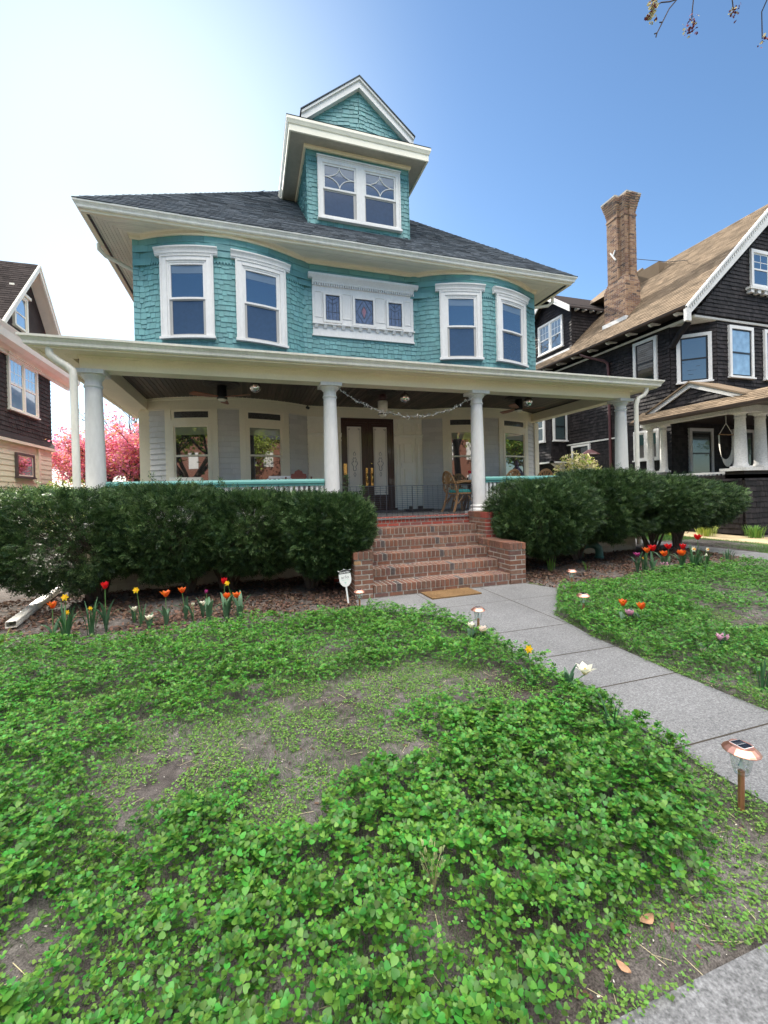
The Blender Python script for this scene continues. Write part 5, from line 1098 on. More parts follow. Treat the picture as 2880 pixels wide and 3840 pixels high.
# along the walk
tulip(2.03,3.70,.20,'white','creamy white tulip left of the second solar light',.6,.03,4,.12,group='pale tulips along the front path',seed=20)
tulip(2.10,3.60,.18,'blush','blush white double tulip right of the second solar light',.8,.032,3,.12,dbl=True,group='pale tulips along the front path',seed=21)
daffodil(1.96,2.68,.29,'bright yellow daffodil at the left edge of the path',4,.16,size=.03,lean=(-.02,0),seed=22)
tulip(2.15,2.52,.20,'white','large wide open white tulip leaning over the path',1.0,.042,3,.16,lean=(.15,0),group='pale tulips along the front path',seed=23)
tulip(3.70,3.50,.30,'orange','orange tulip with a drooping petal, left of a pair in the right lawn',.45,.034,2,.14,seed=24)
tulip(3.87,3.43,.26,'orange','orange tulip, right of a pair in the right lawn',.35,.036,2,.14,seed=25)
tulip(3.82,3.53,.17,'pink','double pink tulip below the pair of orange tulips',.7,.034,3,.14,dbl=True,seed=26)
tulip(3.87,2.63,.18,'pink','double pink tulip standing alone in the right lawn',.8,.036,3,.14,dbl=True,seed=27)
tulip(3.61,2.62,.11,'blush','small blush white tulip low in the right lawn',.6,.024,3,.12,seed=28)
# right bed
tulip(7.36,5.38,.63,'red','tallest red tulip, at the right end of the right bed',.45,.052,3,.28,seed=30)
tulip(6.36,5.40,.50,'red','red tulip, leftmost red one in the right bed',.4,.052,3,.3,seed=31)
tulip(6.93,5.58,.46,'red','red tulip, second from the left in the right bed',.4,.05,3,.28,seed=32)
tulip(7.17,5.50,.45,'red','red tulip partly behind a double orange tulip',.3,.046,3,.28,seed=33)
tulip(6.28,5.44,.46,'orange','orange tulip just under the leftmost red tulip of the right bed',.5,.048,3,.3,seed=34)
tulip(6.73,5.50,.36,'orange','orange tulip between the two left red tulips of the right bed',.4,.05,4,.28,seed=35)
tulip(6.98,5.38,.38,'orange','double orange tulip in the right bed beside a dense leaf clump',.5,.054,3,.26,dbl=True,seed=36)
tulip(6.23,5.58,.35,'magenta','dark pink tulip at the left end of the right bed',.6,.040,4,.26,seed=37)
tulip(6.62,5.40,.19,'pink','pale pink double tulip low in the right bed',.8,.046,4,.18,dbl=True,seed=38)
daffodil(7.20,5.34,.38,'white daffodil over a dense dark leaf clump in the right bed',20,.40,flower='white',size=.045,seed=39)
daffodil(7.42,5.30,.36,'white daffodil with leaves falling right, at the end of the right bed',12,.36,flower='white',size=.035,lean=(.05,0),seed=40)
daffodil(6.32,5.55,.24,'small yellow daffodil behind the dark pink tulip',8,.34,size=.03,seed=41)
def clump(x,y,h,n,label,mat_,w_=.012,spread=.05,group=None):
    z=gz(x,y); t=thing('leaf_clump',label,'plant',(x,y,z),group); rd=random.Random(int(x*100+y*10)); m=MB()
    for i in range(n):
        a=rd.uniform(0,6.28); r_=spread*rd.random(); strip(m,(x+r_*math.cos(a),y+r_*math.sin(a),z),(math.cos(a),math.sin(a)),h*rd.uniform(.6,1.1),w_,rd.choice((.25,.4,.7,1.1)))
    m.build('leaves',mat_,t)
clump(1.96,1.95,.30,7,'sparse tuft of tall dark green blades beside the path, near the closest solar light',LEAFD,.011,.03,'clumps of bulb leaves')
clump(3.42,2.07,.27,11,'clump of upright blades at the right picture edge of the right lawn',LEAFD,.013,.05,'clumps of bulb leaves')
clump(8.57,5.72,.24,26,'low dense clump of dark blades beside the side path',LEAFD,.014,.12,'clumps of bulb leaves')
clump(4.94,6.15,.28,24,'yellow-green tuft in the mulch right of the steps',WEED,.010,.06,'clumps of bulb leaves')
clump(5.55,6.0,.16,10,'short green shoots in the mulch of the right bed',WEED,.010,.05,'clumps of bulb leaves')
clump(-2.45,5.38,.14,14,'yellow-green tuft at the left picture edge by the gutter end',YGL,.014,.05,'clumps of bulb leaves')
clump(-.25,6.35,.14,14,'green tuft under the shrubs of the left bed',LEAFD,.016,.08,'clumps of bulb leaves')
t=thing('tall_weed','tall thin green weed with white buds rising above the right lawn','plant',(6.22,4.45,0))
m=MB(); m.tube([(6.22,4.45,0),(6.23,4.45,.25),(6.23,4.44,.43)],[.006,.005,.003],6); m.build('stem',STEM,t)
m=MB(); 
for k in range(7): m.sphere((6.23+random.uniform(-.02,.02),4.44+random.uniform(-.02,.02),.40+random.uniform(0,.06)),.009,n=6,k=4)
m.build('buds',TUL['white'],t)
m=MB()
for k in range(5): strip(m,(6.225,4.45,.08+.06*k),(math.cos(k*2.1),math.sin(k*2.1)),.07,.02,1.2)
m.build('leaves',LEAFB,t)
# pale dry weed in the foreground
t=thing('withered_weed','withered weed with pale edged leaves standing in the foreground clover','plant',(.60,1.42,0))
m=MB()
for k in range(9):
    a=k*2.4; m.tube([(.60,1.42,0),(.60+.02*math.cos(a),1.42+.02*math.sin(a),.09),(.60+.04*math.cos(a),1.42+.04*math.sin(a),.13+.012*(k%4))],[.0018,.0015,.001],4)
m.build('stalks',STRAW,t); m=MB()
for k in range(16): a=k*2.4; strip(m,(.60+.04*math.cos(a),1.42+.04*math.sin(a),.09+.005*k),(math.cos(a),math.sin(a)),.025,.016,1.3,n=3)
m.build('leaves',M('withered_leaf',(.40,.46,.20),.7,isl=.3,trans=.3),t)
# ================================================================ yard objects
def solar(x,y,h,label,lean=(0,0)):
    z=gz(x,y); t=thing('solar_light',label,'garden light',(x,y,z),'copper solar lights beside the path')
    Mx=Matrix.Translation((x,y,z))@Matrix.Rotation(lean[0],4,'X')@Matrix.Rotation(lean[1],4,'Y'); ch=h-z
    m=MB(Mx); m.tube([(0,0,-.03),(0,0,ch-.118)],.0125,12); m.build('pole',COPPER2,t)
    m=MB(Mx); m.lathe([(.014,ch-.135),(.026,ch-.13),(.03,ch-.122),(.022,ch-.118),(.034,ch-.108),(.036,ch-.10),(.043,ch-.055),(.046,ch-.028)],n=24); m.build('glass_jar',CLEAR,t)
    m=MB(Mx); m.lathe([(.010,ch-.105),(.014,ch-.10),(.006,ch-.08),(.006,ch-.03)],n=10); m.build('bulb_mount',SIGNW,t)
    m=MB(Mx); m.lathe([(.050,ch-.026),(.072,ch-.030),(.072,ch-.027),(.067,ch-.021),(.047,ch-.005),(.045,ch)],n=16,ph=.2,smooth=False); m.build('cap',COPPER,t)
    m=MB(Mx); m.box(-.031,.031,-.031,.031,ch,ch+.001,1); m.box(-.029,.029,-.029,-.001,ch+.001,ch+.002); m.box(-.029,.029,.001,.029,ch+.001,ch+.002); m.build('solar_panel',[SOLAR,SIGNW],t)
solar(2.08,1.35,.285,'nearest copper solar light, at the right edge by the bare soil',(0,R(2))); solar(2.22,3.90,.255,'copper solar light between the two pale tulips at the path',(0,R(1))); solar(1.29,5.18,.255,'copper solar light at the corner of the left brick pier'); solar(4.35,4.98,.30,'copper solar light nearest the leaf mulch right of the path'); solar(3.58,3.92,.265,'copper solar light in the clover right of the path corner',(0,R(-1)))
# yard sign
sg=thing('yard_sign','small white and black security yard sign on a leaning white stake by the left pier','sign',(1.215,5.48,0.0))
Mx=Matrix.Translation((1.215,5.48,0))@Matrix.Rotation(R(-6),4,'Y')@Matrix.Rotation(R(-8),4,'Z')
m=MB(Mx); m.box(-.011,.011,-.004,.004,-.02,.27); m.build('stake',SIGNW,sg)
W_=.078
sh=[(-W_,.455)]+[(-W_,.33)]+[(-W_*math.cos(a),.33-.09*math.sin(a)**1.2) for a in [math.pi*i/14 for i in range(1,14)]]+[(W_,.33),(W_,.455),(.03,.458),(0,.468),(-.03,.458)]
m=MB(Mx); m.prism([(x,-.008,z) for x,z in sh],(0,.008,0)); m.build('sign_board',SIGNW,sg)
m=MB(Mx); m.prism([(x,-.0095,z) for x,z in [(-W_,.415),(W_,.415),(W_,.455),(.03,.458),(0,.468),(-.03,.458),(-W_,.455)]],(0,.0013,0)); 
m.build('sign_header',SIGNK,sg)
m=MB(Mx)
for x_,z_ in ((-W_,.457),(W_,.457),(0,.47)): m.sphere((x_,-.004,z_),.006,n=8,k=6)
m.build('rivet',SIGNW,sg)
def text(s_,size,x,z,mat_,parent,name,y=-.0102,ext=.0002,sx=1.0,off=0):
    cu=bpy.data.curves.new('txt','FONT'); cu.body=s_; cu.size=size; cu.align_x='CENTER'; cu.extrude=ext; cu.offset=off; ob=bpy.data.objects.new('txt',cu); COL.objects.link(ob)
    dg=bpy.context.evaluated_depsgraph_get(); me=bpy.data.meshes.new_from_object(ob.evaluated_get(dg)); bpy.data.objects.remove(ob)
    me.transform(Matrix.Translation((0,0,0))@Mx_text(x,y,z,sx)); me.materials.clear(); me.materials.append(mat_)
    o=bpy.data.objects.new(name,me); COL.objects.link(o); me.transform(Matrix.Translation(-LOC[parent.name])); o.parent=parent
def Mx_text(x,y,z,sx): return Mx@Matrix.Translation((x,y,z))@Matrix.Rotation(R(90),4,'X')@Matrix.Diagonal((sx,1,1,1))
text('PROTECTED',.023,0,.424,SIGNW,sg,'protected_lettering',-.0098,off=.0006); 
text('arlo',.060,0,.350,SIGNT,sg,'logo_lettering',-.0084,sx=1.12,off=-.0006); text('SMART SECURITY',.0125,0,.327,SIGNG,sg,'small_lettering',-.0084)
m=MB(Mx); 
for P in ([(-.02,.305),(-.002,.285),(-.004,.300)],[(.002,.285),(.016,.31),(.004,.30)],[(-.003,.282),(.003,.282),(.0,.27)],[(-.006,.30),(.0,.287),(.0,.315)]): m.prism([(a,-.0086,b) for a,b in P],(0,.0006,0))
m.build('bird_logo',SIGNG,sg)
# gutter extension lying on the ground
m=MB(FR((-2.56,5.80,.055),0)); d=Vector((-.20,2.30,.10)); wv=Vector((1,.087,0)).normalized(); P=[]
prof=[]; 
cs=[(-.05,0),(-.05,.07),(.05,.07),(.05,0)]
for (a,b),(c_,e_) in zip(cs,cs[1:]+cs[:1]):
    for k in range(5): t_=k/5; px,pz=a+(c_-a)*t_,b+(e_-b)*t_; q=.004*(k%2); cxn=-q if abs(px)>.049 and px<0 else (q if px>.049 else 0); prof.append((px+ (0 if abs(px)<.049 else cxn),pz+(-q if pz>.069 and abs(px)<.049 else (q if pz<.001 and abs(px)<.049 else 0))))
n=len(prof); A=[wv*a+Vector((0,0,b)) for a,b in prof]; B=[p+d for p in A]; A2=[wv*a*.93+Vector((0,0,.035+(b-.035)*.93)) for a,b in prof]; B2=[p+d for p in A2]
m.add(A+B,[(i,(i+1)%n,n+(i+1)%n,n+i) for i in range(n)]); m.add(A2+B2,[(i,n+i,n+(i+1)%n,(i+1)%n) for i in range(n)]); m.add(A+A2,[(i,n+i,n+(i+1)%n,(i+1)%n) for i in range(n)])
tag(m.build('gutter_extension',ALU,origin=(-2.56,5.8,0)),'white ribbed metal gutter extension lying on the mulch at the left edge','drain pipe')
m=MB(); m.tube([(6.32,7.0,.0),(6.32,7.0,.17),(6.33,6.97,.25),(6.38,6.92,.305),(6.46,6.87,.325),(6.54,6.82,.305),(6.59,6.79,.25),(6.60,6.78,.17),(6.60,6.78,.06)],.072,18); m.lathe([(.088,0),(.088,.05),(.073,.055)],(6.6,6.78,.04),18)
tag(m.build('vent_pipe',PIPEG,origin=(6.45,6.9,0)),'fat green gooseneck vent pipe in the mulch under the right shrubs','pipe')
# ================================================================ generic flat wall window
def flatwin(parent,O,ang,w_,h_,cas=WHITE,sash=BLACK,glass=G_SKY,cw=.11,grid=None,mull=0,name='window',out=.05,zmf=.5,lowglass=None,arch=False):
    out=out+.03
    """O = lower left outer casing corner on the wall, seen from outside"""
    Mx_=FR(O,ang); m=MB(Mx_)
    def b(x0,x1,z0,z1,o0,o1,k=0): m.box(x0,x1,-o1,-o0,z0,z1,k)
    b(0,cw,0,h_,0,out);b(w_-cw,w_,0,h_,0,out);b(cw,w_-cw,h_-cw,h_,0,out);b(-.03,w_+.03,-.05,.0,0,out+.04); b(cw,w_-cw,0,.03,0,out)
    cells=[(cw,w_-cw)] if not mull else [(cw,w_/2-.06),(w_/2+.06,w_-cw)]
    if mull: b(w_/2-.06,w_/2+.06,.03,h_-cw,0,out)
    t=.05;G=[];Lg=[]
    for a,e in cells:
        z0,z1=.03,h_-cw; zm=z0+(z1-z0)*zmf
        b(a,a+t,z0,z1,0,out*.6,1);b(e-t,e,z0,z1,0,out*.6,1);b(a+t,e-t,z1-t,z1,0,out*.6,1);b(a+t,e-t,z0,z0+t,0,out*.6,1);b(a+t,e-t,zm-.025,zm+.025,0,out*.7,1)
        if grid:
            for i in range(1,grid[0]): x=a+t+(e-a-2*t)*i/grid[0]; b(x-.01,x+.01,zm+.025,z1-t,0,out*.55,1)
            for i in range(1,grid[1]): z=zm+(z1-t-zm)*i/grid[1]; b(a+t,e-t,z-.01,z+.01,0,out*.55,1)
        if arch:
            xc=(a+e)/2; rr=(e-a)/2-t
            for q in range(8):
                a0,a1=math.pi/2*q/8,math.pi/2*(q+1)/8
                for sg in (-1,1): m.add([(xc+sg*rr*math.cos(a0),-out*.62,z1-t-rr+rr*math.sin(a0)),(xc+sg*rr*math.cos(a1),-out*.62,z1-t-rr+rr*math.sin(a1)),(xc+sg*rr*math.cos(a1),-out*.62,z1-t),(xc+sg*rr,-out*.62,z1-t)] if q else [(xc+sg*rr,-out*.62,z1-t-rr),(xc+sg*rr*math.cos(a1),-out*.62,z1-t-rr+rr*math.sin(a1)),(xc+sg*rr*math.cos(a1),-out*.62,z1-t),(xc+sg*rr,-out*.62,z1-t)],[(0,1,2,3)],1)
        G.append((a+t,e-t,zm+.02,z1-t+.005)); Lg.append((a+t,e-t,z0+t-.005,zm-.02))
    o=m.build(name,[cas,sash],parent)
    m=MB(Mx_); [m.box(a,e,-out*.52,0,z0,z1) for a,e,z0,z1 in G]; m.build('pane',glass,o)
    m=MB(Mx_); [m.box(a,e,-out*.45,0,z0,z1) for a,e,z0,z1 in Lg]; m.build('pane',lowglass or glass,o)
    return o
# ================================================================ dark shingle neighbour on the right
nb=thing('house','dark brown shingled house with tan roof and tall brick chimney, right of the green house','house',(17.5,10.2,0)); LOC[nb.name]=Vector((17.5,10.2,0))
XS=14.0; NR=17.55; ms2=.958; NE=(13.4,9.98,7.2); NB=24.0
mb=MB(); mb.prism([(XS+.02,11.07,0),(15.0,11.07,0),(21,11.07,0),(21,NB,0),(XS+.02,NB,0)],(0,0,4.3)); mb.prism([(XS+.02,11.05,4.3),(15.02,10.22,4.3),(21,10.22,4.3),(21,NB,4.3),(XS+.02,NB,4.3)],(0,0,2.75))
mb.prism([(XS+.02,10.22,6.95),(21,10.22,6.95),(NR,10.22,11.0)][:3],(0,NB-10.3,0)); mb.build('wall_core',DKSH,nb)
def shw(O,S,smax,z0,z1,hole=None,lim=None,e=.135,wr=(.09,.2)):
    S=Vector(S); n_=Vector((S.y,-S.x,0)); return shingles(planeP(O,S,(0,0,1),n_),smax,z0,z1,e,wr,.0,.034,hole=hole,lim=lim,stag=False,jit=.014)
mb=MB()
def addsh(b2): mb.add(b2.v,b2.f)
addsh(shw((XS+.02,NB,0),(0,-1,0),NB-11.06,1.2,6.9)); 
c1,c2=Vector((XS+.02,11.05,0)),Vector((15.02,10.22,0)); addsh(shw(c1,(c2-c1).normalized(),(c2-c1).length,4.4,6.9))
addsh(shw((15.02,10.22,0),(1,0,0),6,4.4,6.9)); addsh(shw((XS+.02,11.07,0),(1,0,0),7,1.6,4.3))
addsh(shw((XS-.02,10.2,0),(1,0,0),7.1,7.08,10.9,lim=lambda u_:((u_-7.0)/ms2*.99,7.1-(u_-7.0)/ms2*.99)))
mb.build('shingle_cladding',DKSH,nb)
mb=MB(); mb.sweep([(XS,NB),(XS,10.2),(21,10.2)],[(0,6.92),(.04,6.92),(.06,6.98),(0,6.99)]); mb.box(XS,XS+1.0,10.2,11.05,6.90,6.93)
mb.sweep([(XS,16.2),(XS,13.2)],[(0,3.37),(.04,3.37),(.045,3.43),(0,3.43)]); mb.build('trim_band',OLDW,nb)
mb=MB(); mb.box(XS-.02,XS+1,10.2,11.05,6.93,7.05)
mb.tube([(XS+.03,11.02,6.2),(XS+.0,10.7,6.55),(XS+.02,10.4,6.85)],.10,6); mb.build('corner_bracket',DKSH,nb)
# roof
Uv=Vector((1,0,ms2)).normalized(); RL=(NR-13.4)*math.hypot(1,ms2)
mb=MB(); th=.10
for sx in (1,-1):
    x0=13.4 if sx>0 else 2*NR-13.4; A=[(x0,9.94,7.2),(x0,NB+.6,7.2),(NR,NB+.6,7.2+(NR-13.4)*ms2),(NR,9.94,7.2+(NR-13.4)*ms2)]; mb.hexa([(a,b,c-th) for a,b,c in A]+[(a,b,c-.004) for a,b,c in A])
mb.build('roof_deck',DARKW,nb)
shingles(planeP((13.38,NB+.6,7.2-.02),(0,-1,0),Uv,(-Uv.z,0,Uv.x)),NB+.6-9.94,0,RL+.1,.14,(.16,.34),0,.016,stag=False,jit=.006).build('roof_slope',TAN,nb)
mb=MB()
for sx in (1,-1):                                            # rake boards of the front gable
    x0=13.30 if sx>0 else 2*NR-13.30; z0=7.10; x1=NR; z1=z0+abs(x1-x0)*ms2
    for (d0,d1,y0,y1) in ((.0,.40,9.90,9.955),(-.02,.06,9.86,9.96)):
        P=[(x0,y0,z0-d1*.9),(x1,y0,z1-d1*1.3),(x1,y1,z1-d1*1.3),(x0,y1,z0-d1*.9),(x0,y0,z0-d0),(x1,y0,z1-d0),(x1,y1,z1-d0),(x0,y1,z0-d0)]; mb.hexa(P)
    n=46
    for k in range(n):
        t=(k+.5)/n; x=x0+(x1-x0)*t; z=z0+(z1-z0)*t-.15; mb.box(x-.022,x+.022,9.875,9.9,z-.05,z+.035)
mb.box(13.22,13.42,9.86,9.96,6.62,7.0)
mb.build('rake_board',OLDW,nb)
mb=MB(); y=10.4
while y<NB:
    mb=MB(); mb.prism([(13.42,y,7.12),(13.42,y,7.06),(13.46,y,7.02),(13.56,y,7.0),(13.62,y,7.05),(13.95,y,7.10),(13.95,y,7.5)],(0,.07,0)); y+=.93; mb.build('rafter_tail',OLDW,nb)
mb=MB(); mb.box(13.42,14.0,10.0,NB,7.13,7.16); mb.build('eave_soffit',DKSH,nb)
mb=MB(); mb.sweep([(13.40,NB+.5),(13.40,9.97)],[(0,7.07),(.09,7.09),(.11,7.16),(.09,7.165),(.08,7.12),(0,7.11)]); mb.build('roof_gutter',DARKW,nb)
mb=MB(); mb.tube([(13.42,14.55,7.06),(13.42,14.5,6.98),(13.5,14.3,6.85),(13.85,13.75,6.55),(13.93,13.66,6.42),(13.93,13.64,6.2),(13.93,13.62,1.5)],.055,8); mb.build('red_brown_downspout',RDPIPE,nb)
# chimney
cm=MB(); zt=9.72
def cbrick(x0,x1,y0,y1,z0,z1):
    cm.box(x0+.006,x1-.006,y0+.006,y1-.006,z0,z1,1); z=z0;k=0
    while z<z1-.03:
        ze=min(z+.064,z1); brickrow(cm,x0,x1,y0,.05,z,ze,.2,0,off=.5*(k%2)); brickrow(cm,y0+.055,y1,x0,.05,z,ze,.2,0,off=.5*((k+1)%2),axis='y'); brickrow(cm,y0+.055,y1,x1,.05,z,ze,.2,0,off=.5*((k+1)%2),axis='y',face=1); z+=.074;k+=1
CX0,CX1,CY0,CY1=14.30,15.02,13.05,14.13
cbrick(CX0,CX1,CY0,CY1,7.9,9.5)
for i in range(4): cbrick(CX0+.0+i*.012,CX1-.012*i,CY0+.02*i,CY1-.04*(i+1),9.5+.074*i,9.5+.074*(i+1))
cbrick(CX0+.02,CX1-.10,13.42,13.95,9.75,12.5); cbrick(CX0+.14,CX1-.02,13.16,13.6,9.6,12.5); cbrick(CX0+.30,CX1-.18,13.08,13.3,9.6,12.5)
for i in range(7):
    e_=.012+.019*i; z=12.42+.085*i
    cbrick(CX0+.02-e_,CX1-.10+e_,13.42-e_*.4,13.95+e_,z,z+.085); cbrick(CX0+.14-e_*.4,CX1-.02+e_,13.16-e_,13.6,z,z+.085); cbrick(CX0+.30,CX1-.18+e_*.3,13.08-e_,13.3,z,z+.085)
cbrick(CX0-.0,CX1-.08,13.40,13.97,12.22,12.29); cbrick(CX0+.12,CX1+.0,13.14,13.5,12.22,12.29)
e_=.14; 
for q in ((CX0+.02-e_,CX1-.10+e_,13.38,13.95+e_),(CX0+.10,CX1-.02+e_,13.16-e_,13.5)): cm.box(*q,13.01,13.07,1)
# iron tie
cm.tube([(CX0-.01,13.75,10.95),(CX0-.02,13.62,10.75),(CX0-.01,13.5,10.55)],.03,6,3); cm.tube([(CX0-.01,13.52,10.95),(CX0-.02,13.62,10.75)],.03,6,3)
cm.build('chimney',[CHBR,MORT,OLDW,OLDW],nb)
mb=MB(); mb.box(14.2,14.32,13.0,14.16,7.95,8.14); mb.build('chimney_flashing',OLDW,nb)
# rear dormer facing the green house
dx=14.05; dy0,dy1=15.75,18.6; zr=9.72; dyc=(dy0+dy1)/2
mb=MB(); zp=10.75; mb.prism([(dx+.02,dy0+.02,7.6),(dx+.02,dy1-.02,7.6),(dx+.02,dy1-.02,zr),(dx+.02,dyc,zp),(dx+.02,dy0+.02,zr)],(2.6,0,0)); mb.build('dormer_core',DKSH,nb)
mb=MB(); 
addsh(shw((dx+.02,dy1,0),(0,-1,0),dy1-dy0,7.7,10.7,lim=lambda u_:(max(0,(u_-zr)*1.38),dy1-dy0-max(0,(u_-zr)*1.38)),hole=lambda s,u_:.85<s<2.15 and 8.15<u_<9.5))
addsh(shw((dx+.02,dy0+.02,0),(1,0,0),2.4,7.9,zr+.02,hole=lambda s,u_:u_<7.2+(dx+s-13.4)*ms2-.05))
mb.build('dormer_cladding',DKSH,nb)
flatwin(nb,(dx,17.98,8.05),R(-90),1.72,1.42,cas=WHITE,sash=WHITE,glass=G_BLIND,mull=1,grid=(3,2),zmf=.48,name='dormer_window',cw=.09,lowglass=G_DARK)
mb=MB(); th=.07
for sy,yy in ((-1,dy0-.25),(1,dy1+.25)):
    zl=zr-.20; A=[(dx-.32,yy,zl),(dx+3.4,yy,zl),(dx+3.4,dyc,zp+.05),(dx-.32,dyc,zp+.05)]; mb.hexa([(a,b,c-th) for a,b,c in A]+A)
mb.build('dormer_roof',DKROOF,nb)
mb=MB()
for sy,yy in ((-1,dy0-.27),(1,dy1+.27)):
    zl=zr-.24; mb.hexa([(dx-.36,yy,zl-.22),(dx-.36,dyc,zp-.22),(dx-.31,dyc,zp-.22),(dx-.31,yy,zl-.22),(dx-.36,yy,zl+.06),(dx-.36,dyc,zp+.06),(dx-.31,dyc,zp+.06),(dx-.31,yy,zl+.06)])
for k in range(4): mb.box(dx+.15+k*.42,dx+.25+k*.42,dy0-.24,dy0-.02,zr-.30,zr-.20)
mb.build('dormer_barge_board',OLDW,nb)
mb=MB(); mb.box(13.86,13.98,15.7,18.65,7.64,7.74); mb.build('dormer_apron',OLDW,nb)
mb=MB(); mb.box(16.7,17.2,13.6,14.6,10.2,10.9); mb.prism([(15.6,14.8,10.1),(17.2,14.8,11.3),(18.2,14.8,10.6)],(0,2.2,0)); mb.build('rear_roof_bump',TAN,nb)
# windows
flatwin(nb,(XS,12.48,5.20),R(-90),.97,1.60,sash=BLACK,glass=G_DARK,name='window')
a_=math.atan2(c2.y-c1.y,c2.x-c1.x); p_=c1.lerp(c2,.12); flatwin(nb,(p_.x,p_.y,4.95),a_,1.0,1.62,sash=BLACK,glass=G_DARK,name='window')
flatwin(nb,(15.52,10.2,5.08),0,1.17,1.72,sash=BLACK,glass=M('painted_reflection_glass',(.22,.34,.46),.1,coat=1,coat_ior=2.2,noise=[(4,.25)]),name='window')  # pale blue reflection is painted into this glass's base colour
flatwin(nb,(17.25,10.2,5.08),0,1.17,1.72,sash=BLACK,glass=G_DARK,name='window')
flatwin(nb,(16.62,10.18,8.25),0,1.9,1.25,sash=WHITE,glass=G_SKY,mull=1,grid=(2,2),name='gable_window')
mb=MB(); mb.box(16.4,18.7,10.0,10.2,8.08,8.16)
for k in range(7): mb.box(16.45+k*.34,16.6+k*.34,10.03,10.2,7.96,8.08)
mb.build('gable_window_sill',OLDW,nb)
flatwin(nb,(XS,15.80,2.26),R(-90),1.08,1.08,sash=BLACK,glass=G_DARK,mull=0,name='window',zmf=.02,cw=.09)
flatwin(nb,(XS,12.53,2.42),R(-90),1.05,1.08,sash=OLDW,glass=G_DARK,mull=1,name='window',zmf=.02,cw=.09)
# side bay with two windows
mb=MB(); bb=[(13.15,19.0),(13.15,16.15),(14.05,16.15),(14.05,19.0)]; mb.prism([(x,y,2.67) for x,y in bb],(0,0,3.2)); mb.build('side_bay',DKSH,nb)
mb=MB(); addsh(shw((13.15,19.0,0),(0,-1,0),2.85,2.69,5.8)); addsh(shw((13.15,16.15,0),(1,0,0),.87,2.69,5.8)); mb.build('side_bay_cladding',DKSH,nb)
flatwin(nb,(13.20,16.12,3.62),0,.76,1.35,sash=BLACK,glass=M('rippled_glass',(.05,.075,.08),.3,coat=.6,noise=[(25,.5)],stretch=(1,1,4)),name='window',cw=.09)
flatwin(nb,(13.12,17.5,3.62),R(-90),1.0,1.35,sash=WHITE,glass=bpy.data.materials['rippled_glass'],name='window',cw=.09)
mb=MB(); mb.box(13.05,14.1,16.05,16.2,2.60,2.67); mb.box(13.05,13.2,16.05,19,2.60,2.67); mb.prism([(13.3,16.3,2.6),(14.0,16.3,2.6),(14.0,16.3,1.9),(13.8,16.3,2.3)],(0,.15,0)); mb.build('bay_bracket',OLDW,nb)
# porch of the neighbour
QX,QY=13.1,8.25
mb=MB(); mb.box(QX,22,QY,11.1,1.55,1.72); mb.build('porch_floor',DKSH,nb)
mb=MB(); addsh(shw((QX,11.5,0),(0,-1,0),3.2,.05,1.6,e=.15,wr=(.1,.22))); addsh(shw((QX,QY,0),(1,0,0),8,.05,1.6,e=.15,wr=(.1,.22))); mb.box(QX+.03,22,QY+.03,11,0,1.6); mb.build('porch_base_wall',DKSH,nb)
mb=MB(); mb.box(QX-.08,QX+1.9,QY-.08,QY+.6,1.82,1.90); mb.box(QX+.0,QX+1.8,QY,QY+.5,1.0,1.82,1); mb.box(QX-.05,QX+.45,10.9,11.6,1.82,1.88); mb.box(QX,QX+.4,10.95,11.55,1.0,1.82,1); mb.build('column_pedestal',[OLDW,DKSH],nb)
def ncol(x,y,h,r_):
    m=MB(); m.box(-r_*1.2,r_*1.2,-r_*1.2,r_*1.2,0,.06); m.lathe([(r_*1.15,.06),(r_*1.18,.09),(r_*1.05,.12),(r_,.17),(r_*.98,.5),(r_*.8,h-.2),(r_*.9,h-.19),(r_*.9,h-.16),(r_*.82,h-.15),(r_*.85,h-.1),(r_*1.15,h-.06)],n=24); m.box(-r_*1.25,r_*1.25,-r_*1.25,r_*1.25,h-.06,h); o=m.build('column',OLDW); o.parent=nb; o.location=Vector((x,y,1.90))-LOC[nb.name]; return o
for x,y in ((13.42,8.53),(14.25,8.53),(15.08,8.53)): ncol(x,y,1.62,.155)
for x,y in ((13.36,11.35),(13.36,10.85)): ncol(x,y,1.60,.115)
mb=MB(); mb.sweep([(QX+.1,11.6),(QX+.1,QY+.1),(22,QY+.1)],rect(-.30,0,3.50,3.70)); mb.build('porch_beam',OLDW,nb)
mb=MB(); mb.box(QX+.3,22,QY+.3,11.1,3.62,3.68); mb.build('porch_ceiling',DARKW,nb)
mb=MB(); er=[(12.65,11.5),(12.65,7.40),(22,7.40)]; mb.sweep(er,[(-.6,3.60),(0,3.55),(.05,3.55),(.07,3.62),(.03,3.63),(-.6,3.66)],1)
A=[(12.62,7.37,3.61),(22,7.37,3.61),(22,11.1,4.75),(14.0,11.1,4.75)]; mb.poly(A,0); mb.poly([(12.62,11.5,3.61),(12.62,7.37,3.61),(13.3,8.3,4.02),(13.3,11.5,4.02)],0)
mb.build('porch_roof',[TAN,DARKW],nb)
sh_=shingles(planeP((12.62,11.5,3.63),(0,-1,0),Vector((1,0,.62)).normalized(),Vector((-.62,0,1)).normalized()),4.13,0,.72,.12,(.16,.34),0,.014,stag=False); sh_.build('porch_roof_slope',TAN,nb)
mb=MB(); yl,yr,yc,za_,zb_=11.2,8.15,9.68,4.56,3.86                        # pediment over the side entrance
mb.prism([(13.12,yl,zb_),(13.12,yc,za_),(13.12,yr,zb_)],(1.2,0,0),1)
b2=shw((13.115,yl,0),(0,-1,0),yl-yr,zb_,za_,lim=lambda u_:((u_-zb_)/(za_-zb_)*(yl-yc),(yl-yr)-(u_-zb_)/(za_-zb_)*(yc-yr))); mb.add(b2.v,b2.f,1)
